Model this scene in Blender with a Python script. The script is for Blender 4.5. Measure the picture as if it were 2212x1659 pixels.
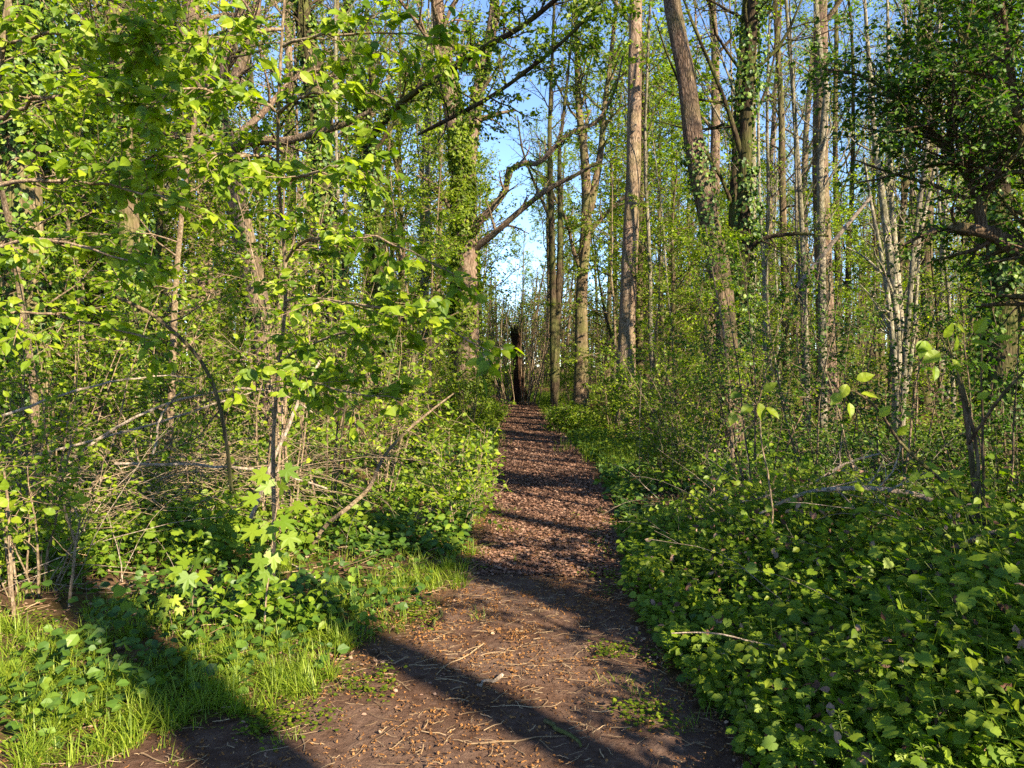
import bpy, math, random
import numpy as np
from math import radians as R
from mathutils import Vector, Quaternion

# ------------------------------------------------------------------ camera, sky, sun, exposure
for o in list(bpy.data.objects):
    bpy.data.objects.remove(o)
SC = bpy.context.scene
C = SC.collection
FPX, CX, CY, CAMZ = 1580.0, 1106.0, 829.5, 1.6          # focal length and centre in a 2212 x 1659 picture
PITCH = math.atan(39.5 / 1580.0)
cam = bpy.data.objects.new('camera', bpy.data.cameras.new('camera'))
C.objects.link(cam)
cam.location = (0, 0, CAMZ)
cam.rotation_euler = (R(90) - PITCH, 0, 0)
cam.data.sensor_width = 36.0
cam.data.lens = 36.0 * FPX / 2212.0
cam.data.clip_end = 2000
cam.data.clip_start = 0.05
SC.camera = cam
SC.render.resolution_x, SC.render.resolution_y = 1024, 768

SUN_EL = R(29)
SUN_H = Vector((0.68, -0.733, 0)).normalized()            # where the sun stands: behind the camera, to the right
w = bpy.data.worlds.new('World'); SC.world = w; w.use_nodes = True
nt = w.node_tree
sky = nt.nodes.new('ShaderNodeTexSky'); sky.sky_type = 'NISHITA'; sky.sun_disc = False
sky.sun_elevation = SUN_EL
sky.sun_rotation = math.atan2(SUN_H.x, SUN_H.y)
sky.air_density = 1.0; sky.dust_density = 0.1; sky.ozone_density = 3.0; sky.altitude = 2500
bg = nt.nodes['Background']; bg.inputs['Strength'].default_value = 0.095
nt.links.new(sky.outputs[0], bg.inputs[0])
sl = bpy.data.lights.new('sun', 'SUN'); sl.energy = 5.0; sl.angle = R(0.5); sl.color = (1.0, 0.85, 0.60)
sun = bpy.data.objects.new('sun', sl); C.objects.link(sun)
sdir = Vector((SUN_H.x * math.cos(SUN_EL), SUN_H.y * math.cos(SUN_EL), math.sin(SUN_EL)))
sun.rotation_euler = sdir.to_track_quat('Z', 'Y').to_euler()
SC.view_settings.view_transform = 'Standard'
SC.view_settings.look = 'None'
SC.view_settings.exposure = 2.05
SC.view_settings.gamma = 1.0
cy = SC.cycles
cy.max_bounces = 5; cy.diffuse_bounces = 3; cy.glossy_bounces = 1; cy.transmission_bounces = 3
cy.transparent_max_bounces = 4
cy.caustics_reflective = False; cy.caustics_refractive = False
cy.use_denoising = False
cy.sample_clamp_indirect = 4.0

# ------------------------------------------------------------------ helpers
rng = np.random.default_rng(11)
cp, sp_ = math.cos(PITCH), math.sin(PITCH)

def P(px, py, D):
    """the world point seen at picture position px, py at depth D"""
    a = (px - CX) / FPX; b = (CY - py) / FPX
    yy = cp + b * sp_; zz = -sp_ + b * cp
    s = D / yy
    return np.array((a * s, D, CAMZ + zz * s))

def ground_depth(py):
    b = (CY - py) / FPX
    yy = cp + b * sp_; zz = -sp_ + b * cp
    return CAMZ * yy / -zz

def G(px, py):
    D = ground_depth(py)
    p = P(px, py, D); return p[0], p[1]

def to_px(x, y, z=0.0):
    dz = z - CAMZ
    yc = y * cp - dz * sp_; zc = y * sp_ + dz * cp
    return CX + FPX * x / max(yc, .05), CY - FPX * zc / max(yc, .05)

def vnoise(x, y, s, seed=0):
    x = np.asarray(x, float) / s + seed * 17.3; y = np.asarray(y, float) / s - seed * 9.1
    xi = np.floor(x); yi = np.floor(y); fx = x - xi; fy = y - yi
    fx = fx * fx * (3 - 2 * fx); fy = fy * fy * (3 - 2 * fy)
    def h(a, b):
        v = np.sin(a * 127.1 + b * 311.7 + seed * 74.7) * 43758.5453
        return v - np.floor(v)
    return (h(xi, yi) * (1 - fx) + h(xi + 1, yi) * fx) * (1 - fy) + (h(xi, yi + 1) * (1 - fx) + h(xi + 1, yi + 1) * fx) * fy

PATH = [  # y, left x, right x
    (-6.0, -6.0, 1.6), (1.0, -4.0, 1.0), (2.4, -2.6, .92), (2.95, -1.85, .86), (3.3, -1.3, .82), (3.7, -.85, .75), (4.3, -.55, .72),
    (5.0, -.38, .74), (6.2, -.28, .88), (8.1, -.24, 1.05), (12.0, -.24, 1.22), (16, -.26, 1.2), (23, -.36, 1.12),
    (31, -.50, .95), (36, -1.4, .4), (42, -5.2, -3.2), (48, -11.5, -9.5), (56, -22, -20), (64, -32, -30)]
PY = np.array([p[0] for p in PATH]); PL = np.array([p[1] for p in PATH]); PR = np.array([p[2] for p in PATH])
def path_edges(y):
    return np.interp(y, PY, PL), np.interp(y, PY, PR)
def path_dist(x, y):
    """negative inside the path"""
    l, r = path_edges(y)
    return np.maximum(l - x, x - r)

def H(x, y):
    x = np.asarray(x, float); y = np.asarray(y, float)
    d = path_dist(x, y)
    off = np.clip(d / 1.2, 0, 1)
    z = 0.10 * (vnoise(x, y, 3.0, 1) - .3) + 0.05 * (vnoise(x, y, .8, 2) - .5)
    z = z * off + 0.02 * (vnoise(x, y, 1.3, 5) - .5) + 0.006 * (vnoise(x, y, .16, 6) - .5)
    z += 0.75 * np.exp(-((x + 3.1) / 1.5) ** 2 - ((y - 18.5) / 5.0) ** 2) * off
    z += 0.35 * np.exp(-((x + 6) / 2.5) ** 2 - ((y - 11) / 4.0) ** 2) * off
    z += 0.25 * np.clip((y - 26) / 30, 0, 1) * off
    return z

def norm(v):
    return v / (np.linalg.norm(v, axis=-1, keepdims=True) + 1e-9)

class MB:
    """collects vertices and faces (any face size) in numpy and links them as one mesh object"""
    def __init__(s):
        s.v = []; s.t = []; s.f = []; s.fs = []; s.mi = []; s.n = 0
    def add(s, v, f, fs, tint=None, mi=0):
        v = np.asarray(v, np.float32).reshape(-1, 3)
        s.v.append(v); s.f.append(np.asarray(f, np.int32).ravel() + s.n); s.fs.append(np.asarray(fs, np.int32))
        s.t.append(np.full(len(v), .5, np.float32) if tint is None else np.asarray(tint, np.float32).ravel())
        s.mi.append(np.full(len(fs), mi, np.int32))
        s.n += len(v)
    def mesh(s, name, mats, smooth=False):
        me = bpy.data.meshes.new(name)
        v = np.concatenate(s.v); f = np.concatenate(s.f); fs = np.concatenate(s.fs)
        me.vertices.add(len(v)); me.vertices.foreach_set('co', v.ravel())
        me.loops.add(len(f)); me.loops.foreach_set('vertex_index', f)
        me.polygons.add(len(fs))
        st = np.zeros(len(fs), np.int32); st[1:] = np.cumsum(fs)[:-1]
        me.polygons.foreach_set('loop_start', st)
        if not isinstance(mats, (list, tuple)): mats = [mats]
        for m in mats: me.materials.append(m)
        me.polygons.foreach_set('material_index', np.concatenate(s.mi))
        me.polygons.foreach_set('use_smooth', np.full(len(fs), bool(smooth)))
        a = me.attributes.new('tint', 'FLOAT', 'POINT'); a.data.foreach_set('value', np.concatenate(s.t))
        me.update(calc_edges=True)
        return me
    def build(s, name, mats, parent=None, smooth=False, loc=None):
        if not s.v: return None
        o = bpy.data.objects.new(name, s.mesh(name, mats, smooth)); C.objects.link(o)
        if parent is not None: o.parent = parent
        if loc is not None: o.location = loc
        return o

def tag(o, label=None, cat=None, group=None, kind=None):
    if label: o['label'] = label
    if cat: o['category'] = cat
    if group: o['group'] = group
    if kind: o['kind'] = kind
    return o
def empty(name, loc, label=None, cat=None, group=None, rz=0.0):
    o = bpy.data.objects.new(name, None); C.objects.link(o); o.empty_display_size = .2
    o.location = loc; o.rotation_euler = (0, 0, rz)
    return tag(o, label, cat, group)
def children_of(o): return [c for c in bpy.data.objects if c.parent == o]
def dup(root, kids, loc, rz, sc, label, cat, group):
    r = root.copy(); C.objects.link(r); r.location = loc; r.rotation_euler = (0, 0, rz); r.scale = (sc, sc, sc)
    tag(r, label, cat, group)
    for ch in kids:
        c = ch.copy(); C.objects.link(c); c.parent = r
    return r

# ---- tubes
def tubes(mb, pts, rad, sides=5, tint=None, ridge=0.0, cap=False):
    """pts (M,K,3), rad (M,K)"""
    pts = np.asarray(pts, float); rad = np.asarray(rad, float)
    if pts.ndim == 2: pts = pts[None]; rad = rad[None]
    M, K, _ = pts.shape
    if M == 0: return
    t = np.empty_like(pts); t[:, 1:-1] = pts[:, 2:] - pts[:, :-2]; t[:, 0] = pts[:, 1] - pts[:, 0]; t[:, -1] = pts[:, -1] - pts[:, -2]
    t = norm(t)
    mean = norm(pts[:, -1] - pts[:, 0])
    ref = np.where(np.abs(mean[:, 2:3]) > .7, np.array([[1., 0, 0]]), np.array([[0, 0, 1.]]))
    a = norm(np.cross(t, ref[:, None, :])); b = np.cross(t, a)
    ang = np.arange(sides) * 2 * np.pi / sides
    ca, sa = np.cos(ang), np.sin(ang)
    rr = rad[:, :, None] * np.ones(sides)
    if ridge:
        ph = rng.random((M, 1, 1)) * 6.28
        zz = np.arange(K)[None, :, None] * .35
        rr = rr * (1 + ridge * np.sin(ang[None, None, :] * 3 + ph + zz) + ridge * .7 * np.sin(ang[None, None, :] * 5 - ph + zz * 2))
    v = pts[:, :, None, :] + rr[..., None] * (ca[None, None, :, None] * a[:, :, None, :] + sa[None, None, :, None] * b[:, :, None, :])
    base = (np.arange(M) * K * sides)[:, None, None]
    k = (np.arange(K - 1) * sides)[None, :, None]
    j = np.arange(sides)[None, None, :]; j2 = (j + 1) % sides
    f = np.stack([base + k + j, base + k + sides + j, base + k + sides + j2, base + k + j2], -1).reshape(-1)
    tt = rng.random(M) if tint is None else np.broadcast_to(tint, (M,))
    mb.add(v.reshape(-1, 3), f, np.full(M * (K - 1) * sides, 4), np.repeat(tt, K * sides))
    if cap:
        last = base[:, 0, 0] + (K - 1) * sides
        fc = (last[:, None] + np.arange(sides)[::-1][None, :]).ravel()
        mb.add(np.zeros((0, 3)), fc - mb.n + (mb.n - M * K * sides) , np.full(M, sides))

def grow(start, dirn, length, K, wob=.15, trop=0.0, taper=None):
    start = np.asarray(start, float); d = norm(np.asarray(dirn, float)); length = np.asarray(length, float)
    M = len(start); pts = np.empty((M, K, 3)); pts[:, 0] = start
    st = (length / (K - 1))[:, None]
    for i in range(1, K):
        d = norm(d + wob * rng.normal(size=(M, 3)) + np.array([0, 0, trop]))
        pts[:, i] = pts[:, i - 1] + d * st
    return pts

def sample(pts, rad, idx, t):
    """point, direction and radius on polylines idx at parameter t in 0..1"""
    K = pts.shape[1]; u = t * (K - 1); i = np.minimum(u.astype(int), K - 2); f = (u - i)[:, None]
    p = pts[idx, i] * (1 - f) + pts[idx, i + 1] * f
    d = norm(pts[idx, i + 1] - pts[idx, i])
    r = rad[idx, i] * (1 - f[:, 0]) + rad[idx, i + 1] * f[:, 0]
    return p, d, r

def branch(pts, rad, n, tmin, tmax, ang, length, K, wob, trop, rfac=.6, rtip=.25, flat=0.0, rmin=.002):
    """n children on every polyline; ang (degrees lo, hi) from the parent; length (lo, hi) scaled by 1 - .6 t"""
    M = len(pts); idx = np.repeat(np.arange(M), n); N = len(idx)
    if N == 0: return np.zeros((0, K, 3)), np.zeros((0, K))
    t = tmin + (tmax - tmin) * ((np.tile(np.arange(n), M) + rng.random(N)) / n)
    p, d, r = sample(pts, rad, idx, t)
    rv = rng.normal(size=(N, 3)); rv[:, 2] *= (1 - flat)
    side = norm(rv - (rv * d).sum(1, keepdims=True) * d)
    a = np.radians(rng.uniform(ang[0], ang[1], N))[:, None]
    nd = d * np.cos(a) + side * np.sin(a)
    L = rng.uniform(length[0], length[1], N) * (1 - .6 * (t - tmin) / max(tmax - tmin, 1e-6))
    q = grow(p, nd, L, K, wob, trop)
    r0 = np.maximum(r * rfac, rmin)
    rr = r0[:, None] * np.linspace(1, rtip, K)[None]
    return q, np.maximum(rr, rmin * .8)

# ---- leaves
def tmpl(verts, faces):
    return (np.array(verts, float), np.concatenate([np.array(f) for f in faces]), np.array([len(f) for f in faces]))
L_QUAD = tmpl([(0, 0, 0), (.34, .45, .07), (0, 1, -.06), (-.34, .5, .07)], [(0, 1, 2, 3)])
L_OVAL = tmpl([(0, 0, 0), (.27, .25, .06), (.3, .62, .05), (0, 1, -.12), (-.3, .62, .05), (-.27, .25, .06), (0, .5, -.01)],
              [(0, 1, 6), (1, 2, 6), (2, 3, 6), (3, 4, 6), (4, 5, 6), (5, 0, 6)])
def oval_detail():
    n = 6; v = []
    for i in range(n + 1):
        y = i / n; v.append((0, y, -.16 * y * y))
    wv = [0, .2, .29, .3, .25, .13]
    for sgn in (1, -1):
        for i in range(1, n):
            y = i / n - .03
            v.append((sgn * wv[i], y, .06 - .16 * y * y + .012 * (-1) ** i))
    f = []
    for s in (0, 1):
        o = n + 1 + s * (n - 1)
        seq = []
        f.append((0, o, 1))
        for i in range(1, n - 1): f.append((i, o + i - 1, o + i, i + 1))
        f.append((n - 1, o + n - 2, n))
    return tmpl(v, f)
L_FINE = oval_detail()
def lobed(angs, rads, cy=.25, droop=-.12):
    v = [(0, cy, .0)]; 
    for a, r in zip(angs, rads):
        x = math.sin(R(a)) * r; y = cy + math.cos(R(a)) * r
        v.append((x, y, droop * (x * x + (y - cy) ** 2) + .05 * abs(x)))
    n = len(angs)
    return tmpl(v, [(0, i, i + 1) for i in range(1, n)])
L_IVY = lobed([-175, -140, -115, -85, -60, -38, -20, 0, 20, 38, 60, 85, 115, 140, 175],
              [.15, .42, .42, .5, .38, .5, .48, .75, .48, .5, .38, .5, .42, .42, .15])
L_MAPLE = lobed([-178, -150, -130, -118, -105, -85, -75, -62, -50, -40, -24, -16, -8, 0, 8, 16, 24, 40, 50, 62, 75, 85, 105, 118, 130, 150, 178],
                [.12, .34, .45, .38, .5, .36, .3, .5, .66, .5, .3, .52, .58, .8, .58, .52, .3, .5, .66, .5, .3, .36, .5, .38, .45, .34, .12], .28)
L_SERR = lobed([-170, -150, -130, -110, -95, -80, -62, -48, -33, -24, -12, 0, 12, 24, 33, 48, 62, 80, 95, 110, 130, 150, 170],
               [.2, .36, .34, .42, .38, .46, .42, .52, .46, .58, .56, .74, .56, .58, .46, .52, .42, .46, .38, .42, .34, .36, .2], .28)

def leaves(mb, pos, axis, nrm, size, T=L_QUAD, tint=None, wid=1.0):
    pos = np.asarray(pos, float); N = len(pos)
    if N == 0: return
    y = norm(np.asarray(axis, float)); x = norm(np.cross(y, nrm)); z = np.cross(x, y)
    tv, tf, ts = T
    s = np.asarray(size, float).reshape(-1, 1, 1) * np.ones((N, 1, 1))
    wv = np.asarray(wid, float).reshape(-1, 1, 1) * np.ones((N, 1, 1))
    v = pos[:, None, :] + s * (tv[None, :, 0:1] * wv * x[:, None] + tv[None, :, 1:2] * y[:, None] + tv[None, :, 2:3] * z[:, None])
    f = (np.arange(N)[:, None] * len(tv) + tf[None]).ravel()
    tt = rng.random(N) if tint is None else np.asarray(tint)
    mb.add(v.reshape(-1, 3), f, np.tile(ts, N), np.repeat(tt, len(tv)))

def leaf_on(mb, pts, rad, n, size, T=L_QUAD, tmin=.15, droop=.35, spread=.8, up=.9, tint=None, jit=.02, wid=1.0):
    """n leaves along every twig, standing off it sideways, faces turned mostly upward"""
    M = len(pts)
    if M == 0: return
    idx = np.repeat(np.arange(M), n); N = len(idx)
    t = np.clip(tmin + (1 - tmin) * (np.tile(np.arange(n), M) + rng.random(N)) / n, 0, .999)
    p, d, r = sample(pts, rad, idx, t)
    side = norm(np.cross(d, np.array([0, 0, 1.])) + 1e-3) * np.where(np.tile(np.arange(n), M) % 2 == 0, 1, -1)[:, None]
    ax = norm(d * .6 + side * spread + rng.normal(size=(N, 3)) * .35 + np.array([0, 0, -droop]))
    nr = np.array([.28, -.38, up * .75]) + rng.normal(size=(N, 3)) * .5
    sz = rng.uniform(size * .55, size * 1.2, N)
    leaves(mb, p + rng.normal(size=(N, 3)) * jit, ax, nr, sz, T, tint=None if tint is None else np.clip(tint + rng.normal(size=N) * .2, 0, 1), wid=wid)

def spline(ctrl, K):
    c = np.array(ctrl, float); n = len(c)
    if n == 2:
        u = np.linspace(0, 1, K)[:, None]; return c[0] * (1 - u) + c[1] * u
    seg = np.linalg.norm(np.diff(c[:, :3], axis=0), axis=1); s = np.concatenate([[0], np.cumsum(seg)]); s /= s[-1]
    u = np.linspace(0, 1, K); out = np.empty((K, c.shape[1]))
    e = np.vstack([2 * c[0] - c[1], c, 2 * c[-1] - c[-2]])
    for k, uu in enumerate(u):
        i = min(max(np.searchsorted(s, uu, side='right') - 1, 0), n - 2)
        f = (uu - s[i]) / (s[i + 1] - s[i] + 1e-9)
        p0, p1, p2, p3 = e[i], e[i + 1], e[i + 2], e[i + 3]
        out[k] = .5 * ((2 * p1) + (p2 - p0) * f + (2 * p0 - 5 * p1 + 4 * p2 - p3) * f * f + (3 * p1 - p0 - 3 * p2 + p3) * f ** 3)
    return out

# ------------------------------------------------------------------ materials
def mat(name):
    m = bpy.data.materials.new(name); m.use_nodes = True
    n = m.node_tree.nodes; n.clear(); return m, n, m.node_tree.links
def leaf_mat(name, c0, c1, c2, trans=(.5, .62, .08), tfac=.45, gloss=.018):
    """c0..c2 across the leaf's own tint; a leaf lets part of the light through"""
    m, n, l = mat(name)
    at = n.new('ShaderNodeAttribute'); at.attribute_name = 'tint'
    oi = n.new('ShaderNodeObjectInfo')
    ad = n.new('ShaderNodeMath'); ad.operation = 'MULTIPLY_ADD'; ad.inputs[1].default_value = .22; ad.inputs[2].default_value = -.11
    l.new(oi.outputs['Random'], ad.inputs[0])
    sm = n.new('ShaderNodeMath'); sm.operation = 'ADD'; l.new(at.outputs['Fac'], sm.inputs[0]); l.new(ad.outputs[0], sm.inputs[1])
    cr = n.new('ShaderNodeValToRGB'); l.new(sm.outputs[0], cr.inputs[0])
    cr.color_ramp.elements[0].position = .05; cr.color_ramp.elements[0].color = (*c0, 1)
    cr.color_ramp.elements[1].position = .95; cr.color_ramp.elements[1].color = (*c2, 1)
    e = cr.color_ramp.elements.new(.5); e.color = (*c1, 1)
    df = n.new('ShaderNodeBsdfDiffuse'); l.new(cr.outputs[0], df.inputs[0])
    tr = n.new('ShaderNodeBsdfTranslucent')
    mx = n.new('ShaderNodeMix'); mx.data_type = 'RGBA'; mx.blend_type = 'MULTIPLY'; mx.inputs[0].default_value = 1
    l.new(cr.outputs[0], mx.inputs[6]); mx.inputs[7].default_value = (*[t * 3.0 for t in trans], 1)
    l.new(mx.outputs[2], tr.inputs[0])
    m1 = n.new('ShaderNodeMixShader'); m1.inputs[0].default_value = tfac
    l.new(df.outputs[0], m1.inputs[1]); l.new(tr.outputs[0], m1.inputs[2])
    gl = n.new('ShaderNodeBsdfGlossy'); gl.inputs['Roughness'].default_value = .5; gl.inputs['Color'].default_value = (.8, .85, .8, 1)
    m2 = n.new('ShaderNodeMixShader'); m2.inputs[0].default_value = gloss
    l.new(m1.outputs[0], m2.inputs[1]); l.new(gl.outputs[0], m2.inputs[2])
    out = n.new('ShaderNodeOutputMaterial'); l.new(m2.outputs[0], out.inputs[0])
    return m
def bark_mat(name, dark, mid, light, scale=14, stretch=.16, bump=.6, moss=0.0, dist=.03):
    m, n, l = mat(name)
    tc = n.new('ShaderNodeTexCoord'); mp = n.new('ShaderNodeMapping'); mp.inputs['Scale'].default_value = (1, 1, stretch)
    l.new(tc.outputs['Object'], mp.inputs[0])
    no = n.new('ShaderNodeTexNoise'); no.inputs['Scale'].default_value = scale; no.inputs['Detail'].default_value = 5; no.inputs['Roughness'].default_value = .7
    l.new(mp.outputs[0], no.inputs[0])
    vo = n.new('ShaderNodeTexVoronoi'); vo.feature = 'DISTANCE_TO_EDGE'; vo.inputs['Scale'].default_value = scale * 1.7
    l.new(mp.outputs[0], vo.inputs[0])
    cr = n.new('ShaderNodeValToRGB'); l.new(no.outputs[0], cr.inputs[0])
    cr.color_ramp.elements[0].position = .33; cr.color_ramp.elements[0].color = (*dark, 1)
    cr.color_ramp.elements[1].position = .68; cr.color_ramp.elements[1].color = (*light, 1)
    e = cr.color_ramp.elements.new(.5); e.color = (*mid, 1)
    crk = n.new('ShaderNodeValToRGB'); l.new(vo.outputs[0], crk.inputs[0])
    crk.color_ramp.elements[0].position = .0; crk.color_ramp.elements[0].color = (.35, .35, .35, 1)
    crk.color_ramp.elements[1].position = .22; crk.color_ramp.elements[1].color = (1, 1, 1, 1)
    mx = n.new('ShaderNodeMix'); mx.data_type = 'RGBA'; mx.blend_type = 'MULTIPLY'; mx.inputs[0].default_value = .8
    l.new(cr.outputs[0], mx.inputs[6]); l.new(crk.outputs[0], mx.inputs[7])
    big = n.new('ShaderNodeTexNoise'); big.inputs['Scale'].default_value = 1.6; l.new(tc.outputs['Object'], big.inputs[0])
    cb = n.new('ShaderNodeValToRGB'); l.new(big.outputs[0], cb.inputs[0])
    cb.color_ramp.elements[0].position = .42; cb.color_ramp.elements[0].color = (0, 0, 0, 1)
    cb.color_ramp.elements[1].position = .62; cb.color_ramp.elements[1].color = (moss, moss, moss, 1)
    mm = n.new('ShaderNodeMix'); mm.data_type = 'RGBA'; l.new(cb.outputs[0], mm.inputs[0])
    l.new(mx.outputs[2], mm.inputs[6]); mm.inputs[7].default_value = (.10, .12, .03, 1)
    oi = n.new('ShaderNodeObjectInfo'); at = n.new('ShaderNodeAttribute'); at.attribute_name = 'tint'
    ml = n.new('ShaderNodeMath'); ml.operation = 'MULTIPLY_ADD'; ml.inputs[1].default_value = .5; ml.inputs[2].default_value = .75; l.new(oi.outputs['Random'], ml.inputs[0])
    hs = n.new('ShaderNodeHueSaturation'); l.new(ml.outputs[0], hs.inputs['Value']); l.new(mm.outputs[2], hs.inputs['Color'])
    b = n.new('ShaderNodeBump'); b.inputs['Strength'].default_value = bump; b.inputs['Distance'].default_value = dist
    hm = n.new('ShaderNodeMath'); hm.operation = 'MULTIPLY'; l.new(no.outputs[0], hm.inputs[0]); l.new(crk.outputs[0], hm.inputs[1])
    l.new(hm.outputs[0], b.inputs['Height'])
    df = n.new('ShaderNodeBsdfDiffuse'); df.inputs['Roughness'].default_value = .6
    l.new(hs.outputs[0], df.inputs[0]); l.new(b.outputs[0], df.inputs['Normal'])
    out = n.new('ShaderNodeOutputMaterial'); l.new(df.outputs[0], out.inputs[0])
    return m
def ramp_mat(name, cols, rough=.9):
    """plain matt stuff whose pieces each take a colour of the ramp"""
    m, n, l = mat(name)
    at = n.new('ShaderNodeAttribute'); at.attribute_name = 'tint'
    cr = n.new('ShaderNodeValToRGB'); l.new(at.outputs['Fac'], cr.inputs[0])
    els = cr.color_ramp.elements
    while len(els) < len(cols): els.new(.5)
    for i, c in enumerate(cols):
        els[i].position = i / (len(cols) - 1); els[i].color = (*c, 1)
    tc = n.new('ShaderNodeTexCoord'); no = n.new('ShaderNodeTexNoise'); no.inputs['Scale'].default_value = 60; l.new(tc.outputs['Object'], no.inputs[0])
    hs = n.new('ShaderNodeHueSaturation'); ml = n.new('ShaderNodeMath'); ml.operation = 'MULTIPLY_ADD'; ml.inputs[1].default_value = .9; ml.inputs[2].default_value = .55
    l.new(no.outputs[0], ml.inputs[0]); l.new(ml.outputs[0], hs.inputs['Value']); l.new(cr.outputs[0], hs.inputs['Color'])
    df = n.new('ShaderNodeBsdfDiffuse'); l.new(hs.outputs[0], df.inputs[0])
    out = n.new('ShaderNodeOutputMaterial'); l.new(df.outputs[0], out.inputs[0])
    return m
def soil_mat(name, ramp, scale, bump, patch=None):
    m, n, l = mat(name)
    tc = n.new('ShaderNodeTexCoord')
    no = n.new('ShaderNodeTexNoise'); no.inputs['Scale'].default_value = scale; no.inputs['Detail'].default_value = 8; no.inputs['Roughness'].default_value = .72
    l.new(tc.outputs['Object'], no.inputs[0])
    cr = n.new('ShaderNodeValToRGB'); l.new(no.outputs[0], cr.inputs[0]); els = cr.color_ramp.elements
    while len(els) < len(ramp): els.new(.5)
    for i, (p, c) in enumerate(ramp): els[i].position = p; els[i].color = (*c, 1)
    big = n.new('ShaderNodeTexNoise'); big.inputs['Scale'].default_value = 1.1; big.inputs['Detail'].default_value = 4; l.new(tc.outputs['Object'], big.inputs[0])
    c2 = n.new('ShaderNodeValToRGB'); l.new(big.outputs[0], c2.inputs[0])
    c2.color_ramp.elements[0].position = .42; c2.color_ramp.elements[1].position = .6
    mx = n.new('ShaderNodeMix'); mx.data_type = 'RGBA'; l.new(c2.outputs[0], mx.inputs[0])
    l.new(cr.outputs[0], mx.inputs[6])
    m3 = n.new('ShaderNodeMix'); m3.data_type = 'RGBA'; m3.blend_type = 'MULTIPLY'; m3.inputs[0].default_value = 1
    l.new(cr.outputs[0], m3.inputs[6]); m3.inputs[7].default_value = (*(patch or (.8, .78, .75)), 1)
    l.new(m3.outputs[2], mx.inputs[7])
    b = n.new('ShaderNodeBump'); b.inputs['Strength'].default_value = bump; b.inputs['Distance'].default_value = .02; l.new(no.outputs[0], b.inputs['Height'])
    df = n.new('ShaderNodeBsdfDiffuse'); l.new(mx.outputs[2], df.inputs[0]); l.new(b.outputs[0], df.inputs['Normal'])
    out = n.new('ShaderNodeOutputMaterial'); l.new(df.outputs[0], out.inputs[0])
    return m

M_SPRING = leaf_mat('spring_leaf', (.070, .130, .008), (.150, .225, .011), (.265, .325, .018), trans=(.55, .60, .08), tfac=.5)
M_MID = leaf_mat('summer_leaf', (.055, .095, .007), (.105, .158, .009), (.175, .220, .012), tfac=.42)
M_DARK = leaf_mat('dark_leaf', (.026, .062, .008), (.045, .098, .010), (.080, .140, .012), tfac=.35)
M_IVY = leaf_mat('ivy_leaf', (.024, .056, .009), (.058, .115, .013), (.150, .215, .022), tfac=.22, gloss=.03)
M_BRAMBLE = leaf_mat('bramble_leaf', (.045, .095, .008), (.090, .155, .010), (.170, .230, .014), tfac=.38, gloss=.02)
M_GRASS = leaf_mat('grass_blade', (.070, .120, .010), (.140, .205, .014), (.24, .29, .03), tfac=.4, gloss=.02)
M_OAK = bark_mat('oak_bark', (.13, .085, .06), (.25, .175, .13), (.38, .29, .225), 17, .22, .9, .25)
M_LEAN = bark_mat('ridged_bark', (.085, .058, .042), (.19, .130, .098), (.31, .23, .175), 20, .24, 1.0, .3, .04)
M_BROWN = bark_mat('brown_bark', (.07, .05, .035), (.15, .105, .07), (.26, .20, .14), 18, .15, .7, .5)
M_PALE = bark_mat('pale_bark', (.15, .125, .09), (.30, .26, .20), (.42, .38, .31), 12, .5, .35, .3)
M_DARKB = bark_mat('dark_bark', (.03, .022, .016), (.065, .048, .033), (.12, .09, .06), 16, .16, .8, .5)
M_TWIG = bark_mat('twig_bark', (.13, .09, .06), (.22, .16, .11), (.33, .26, .19), 30, .5, .3, .15)
M_DEAD = bark_mat('dead_wood', (.17, .13, .10), (.30, .24, .19), (.42, .36, .30), 30, .5, .3, .0)
M_SNAG = bark_mat('rotten_wood', (.025, .015, .011), (.065, .034, .025), (.13, .07, .05), 12, .2, 1.0, .1)
M_LITTER = ramp_mat('dry_leaves', [(.055, .032, .025), (.12, .066, .047), (.185, .105, .075), (.24, .155, .115), (.28, .195, .14)])
M_CATKIN = ramp_mat('dry_catkins', [(.07, .034, .018), (.16, .075, .028), (.25, .125, .045), (.13, .08, .05)])
M_STRAW = ramp_mat('dead_stems', [(.10, .065, .04), (.20, .14, .085), (.32, .23, .14)])
M_STONE = ramp_mat('grey_stone', [(.12, .11, .10), (.20, .19, .17), (.28, .27, .25)])
M_SOIL = soil_mat('forest_soil', [(.25, (.035, .022, .014)), (.5, (.09, .055, .035)), (.75, (.17, .10, .065))], 9, .8, (.7, .8, .5))
M_PATH = soil_mat('trodden_soil', [(.25, (.055, .033, .024)), (.5, (.115, .072, .054)), (.78, (.20, .138, .105))], 16, 1.2, (.72, .66, .62))

# ------------------------------------------------------------------ ground and path
def axis_steps(brk):
    out = [brk[0][0]]
    for (a, st), (b, _) in zip(brk[:-1], brk[1:]):
        n = max(1, int(round((b - a) / st))); out += list(np.linspace(a, b, n + 1)[1:])
    return np.array(out)
def sheet(name, xs, ys, m, fn, keep=None):
    X, Y = np.meshgrid(xs, ys, indexing='ij'); Z = fn(X, Y)
    v = np.stack([X, Y, Z], -1).reshape(-1, 3); nx, ny = X.shape
    i = np.arange(nx - 1)[:, None] * ny; j = np.arange(ny - 1)[None]
    f = np.stack([i + j, i + ny + j, i + ny + j + 1, i + j + 1], -1).reshape(-1, 4)
    mb = MB(); mb.add(v, f, np.full(len(f), 4)); o = mb.build(name, m, smooth=True); tag(o, kind='structure'); return o
gx = axis_steps([(-700, 60), (-100, 5), (-30, .8), (-8, .16), (8, .8), (30, 5), (100, 60), (700, 60)])
gy = axis_steps([(-200, 30), (-20, 1), (1, .13), (14, .3), (40, 1), (110, 60), (1000, 60)])
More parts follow.
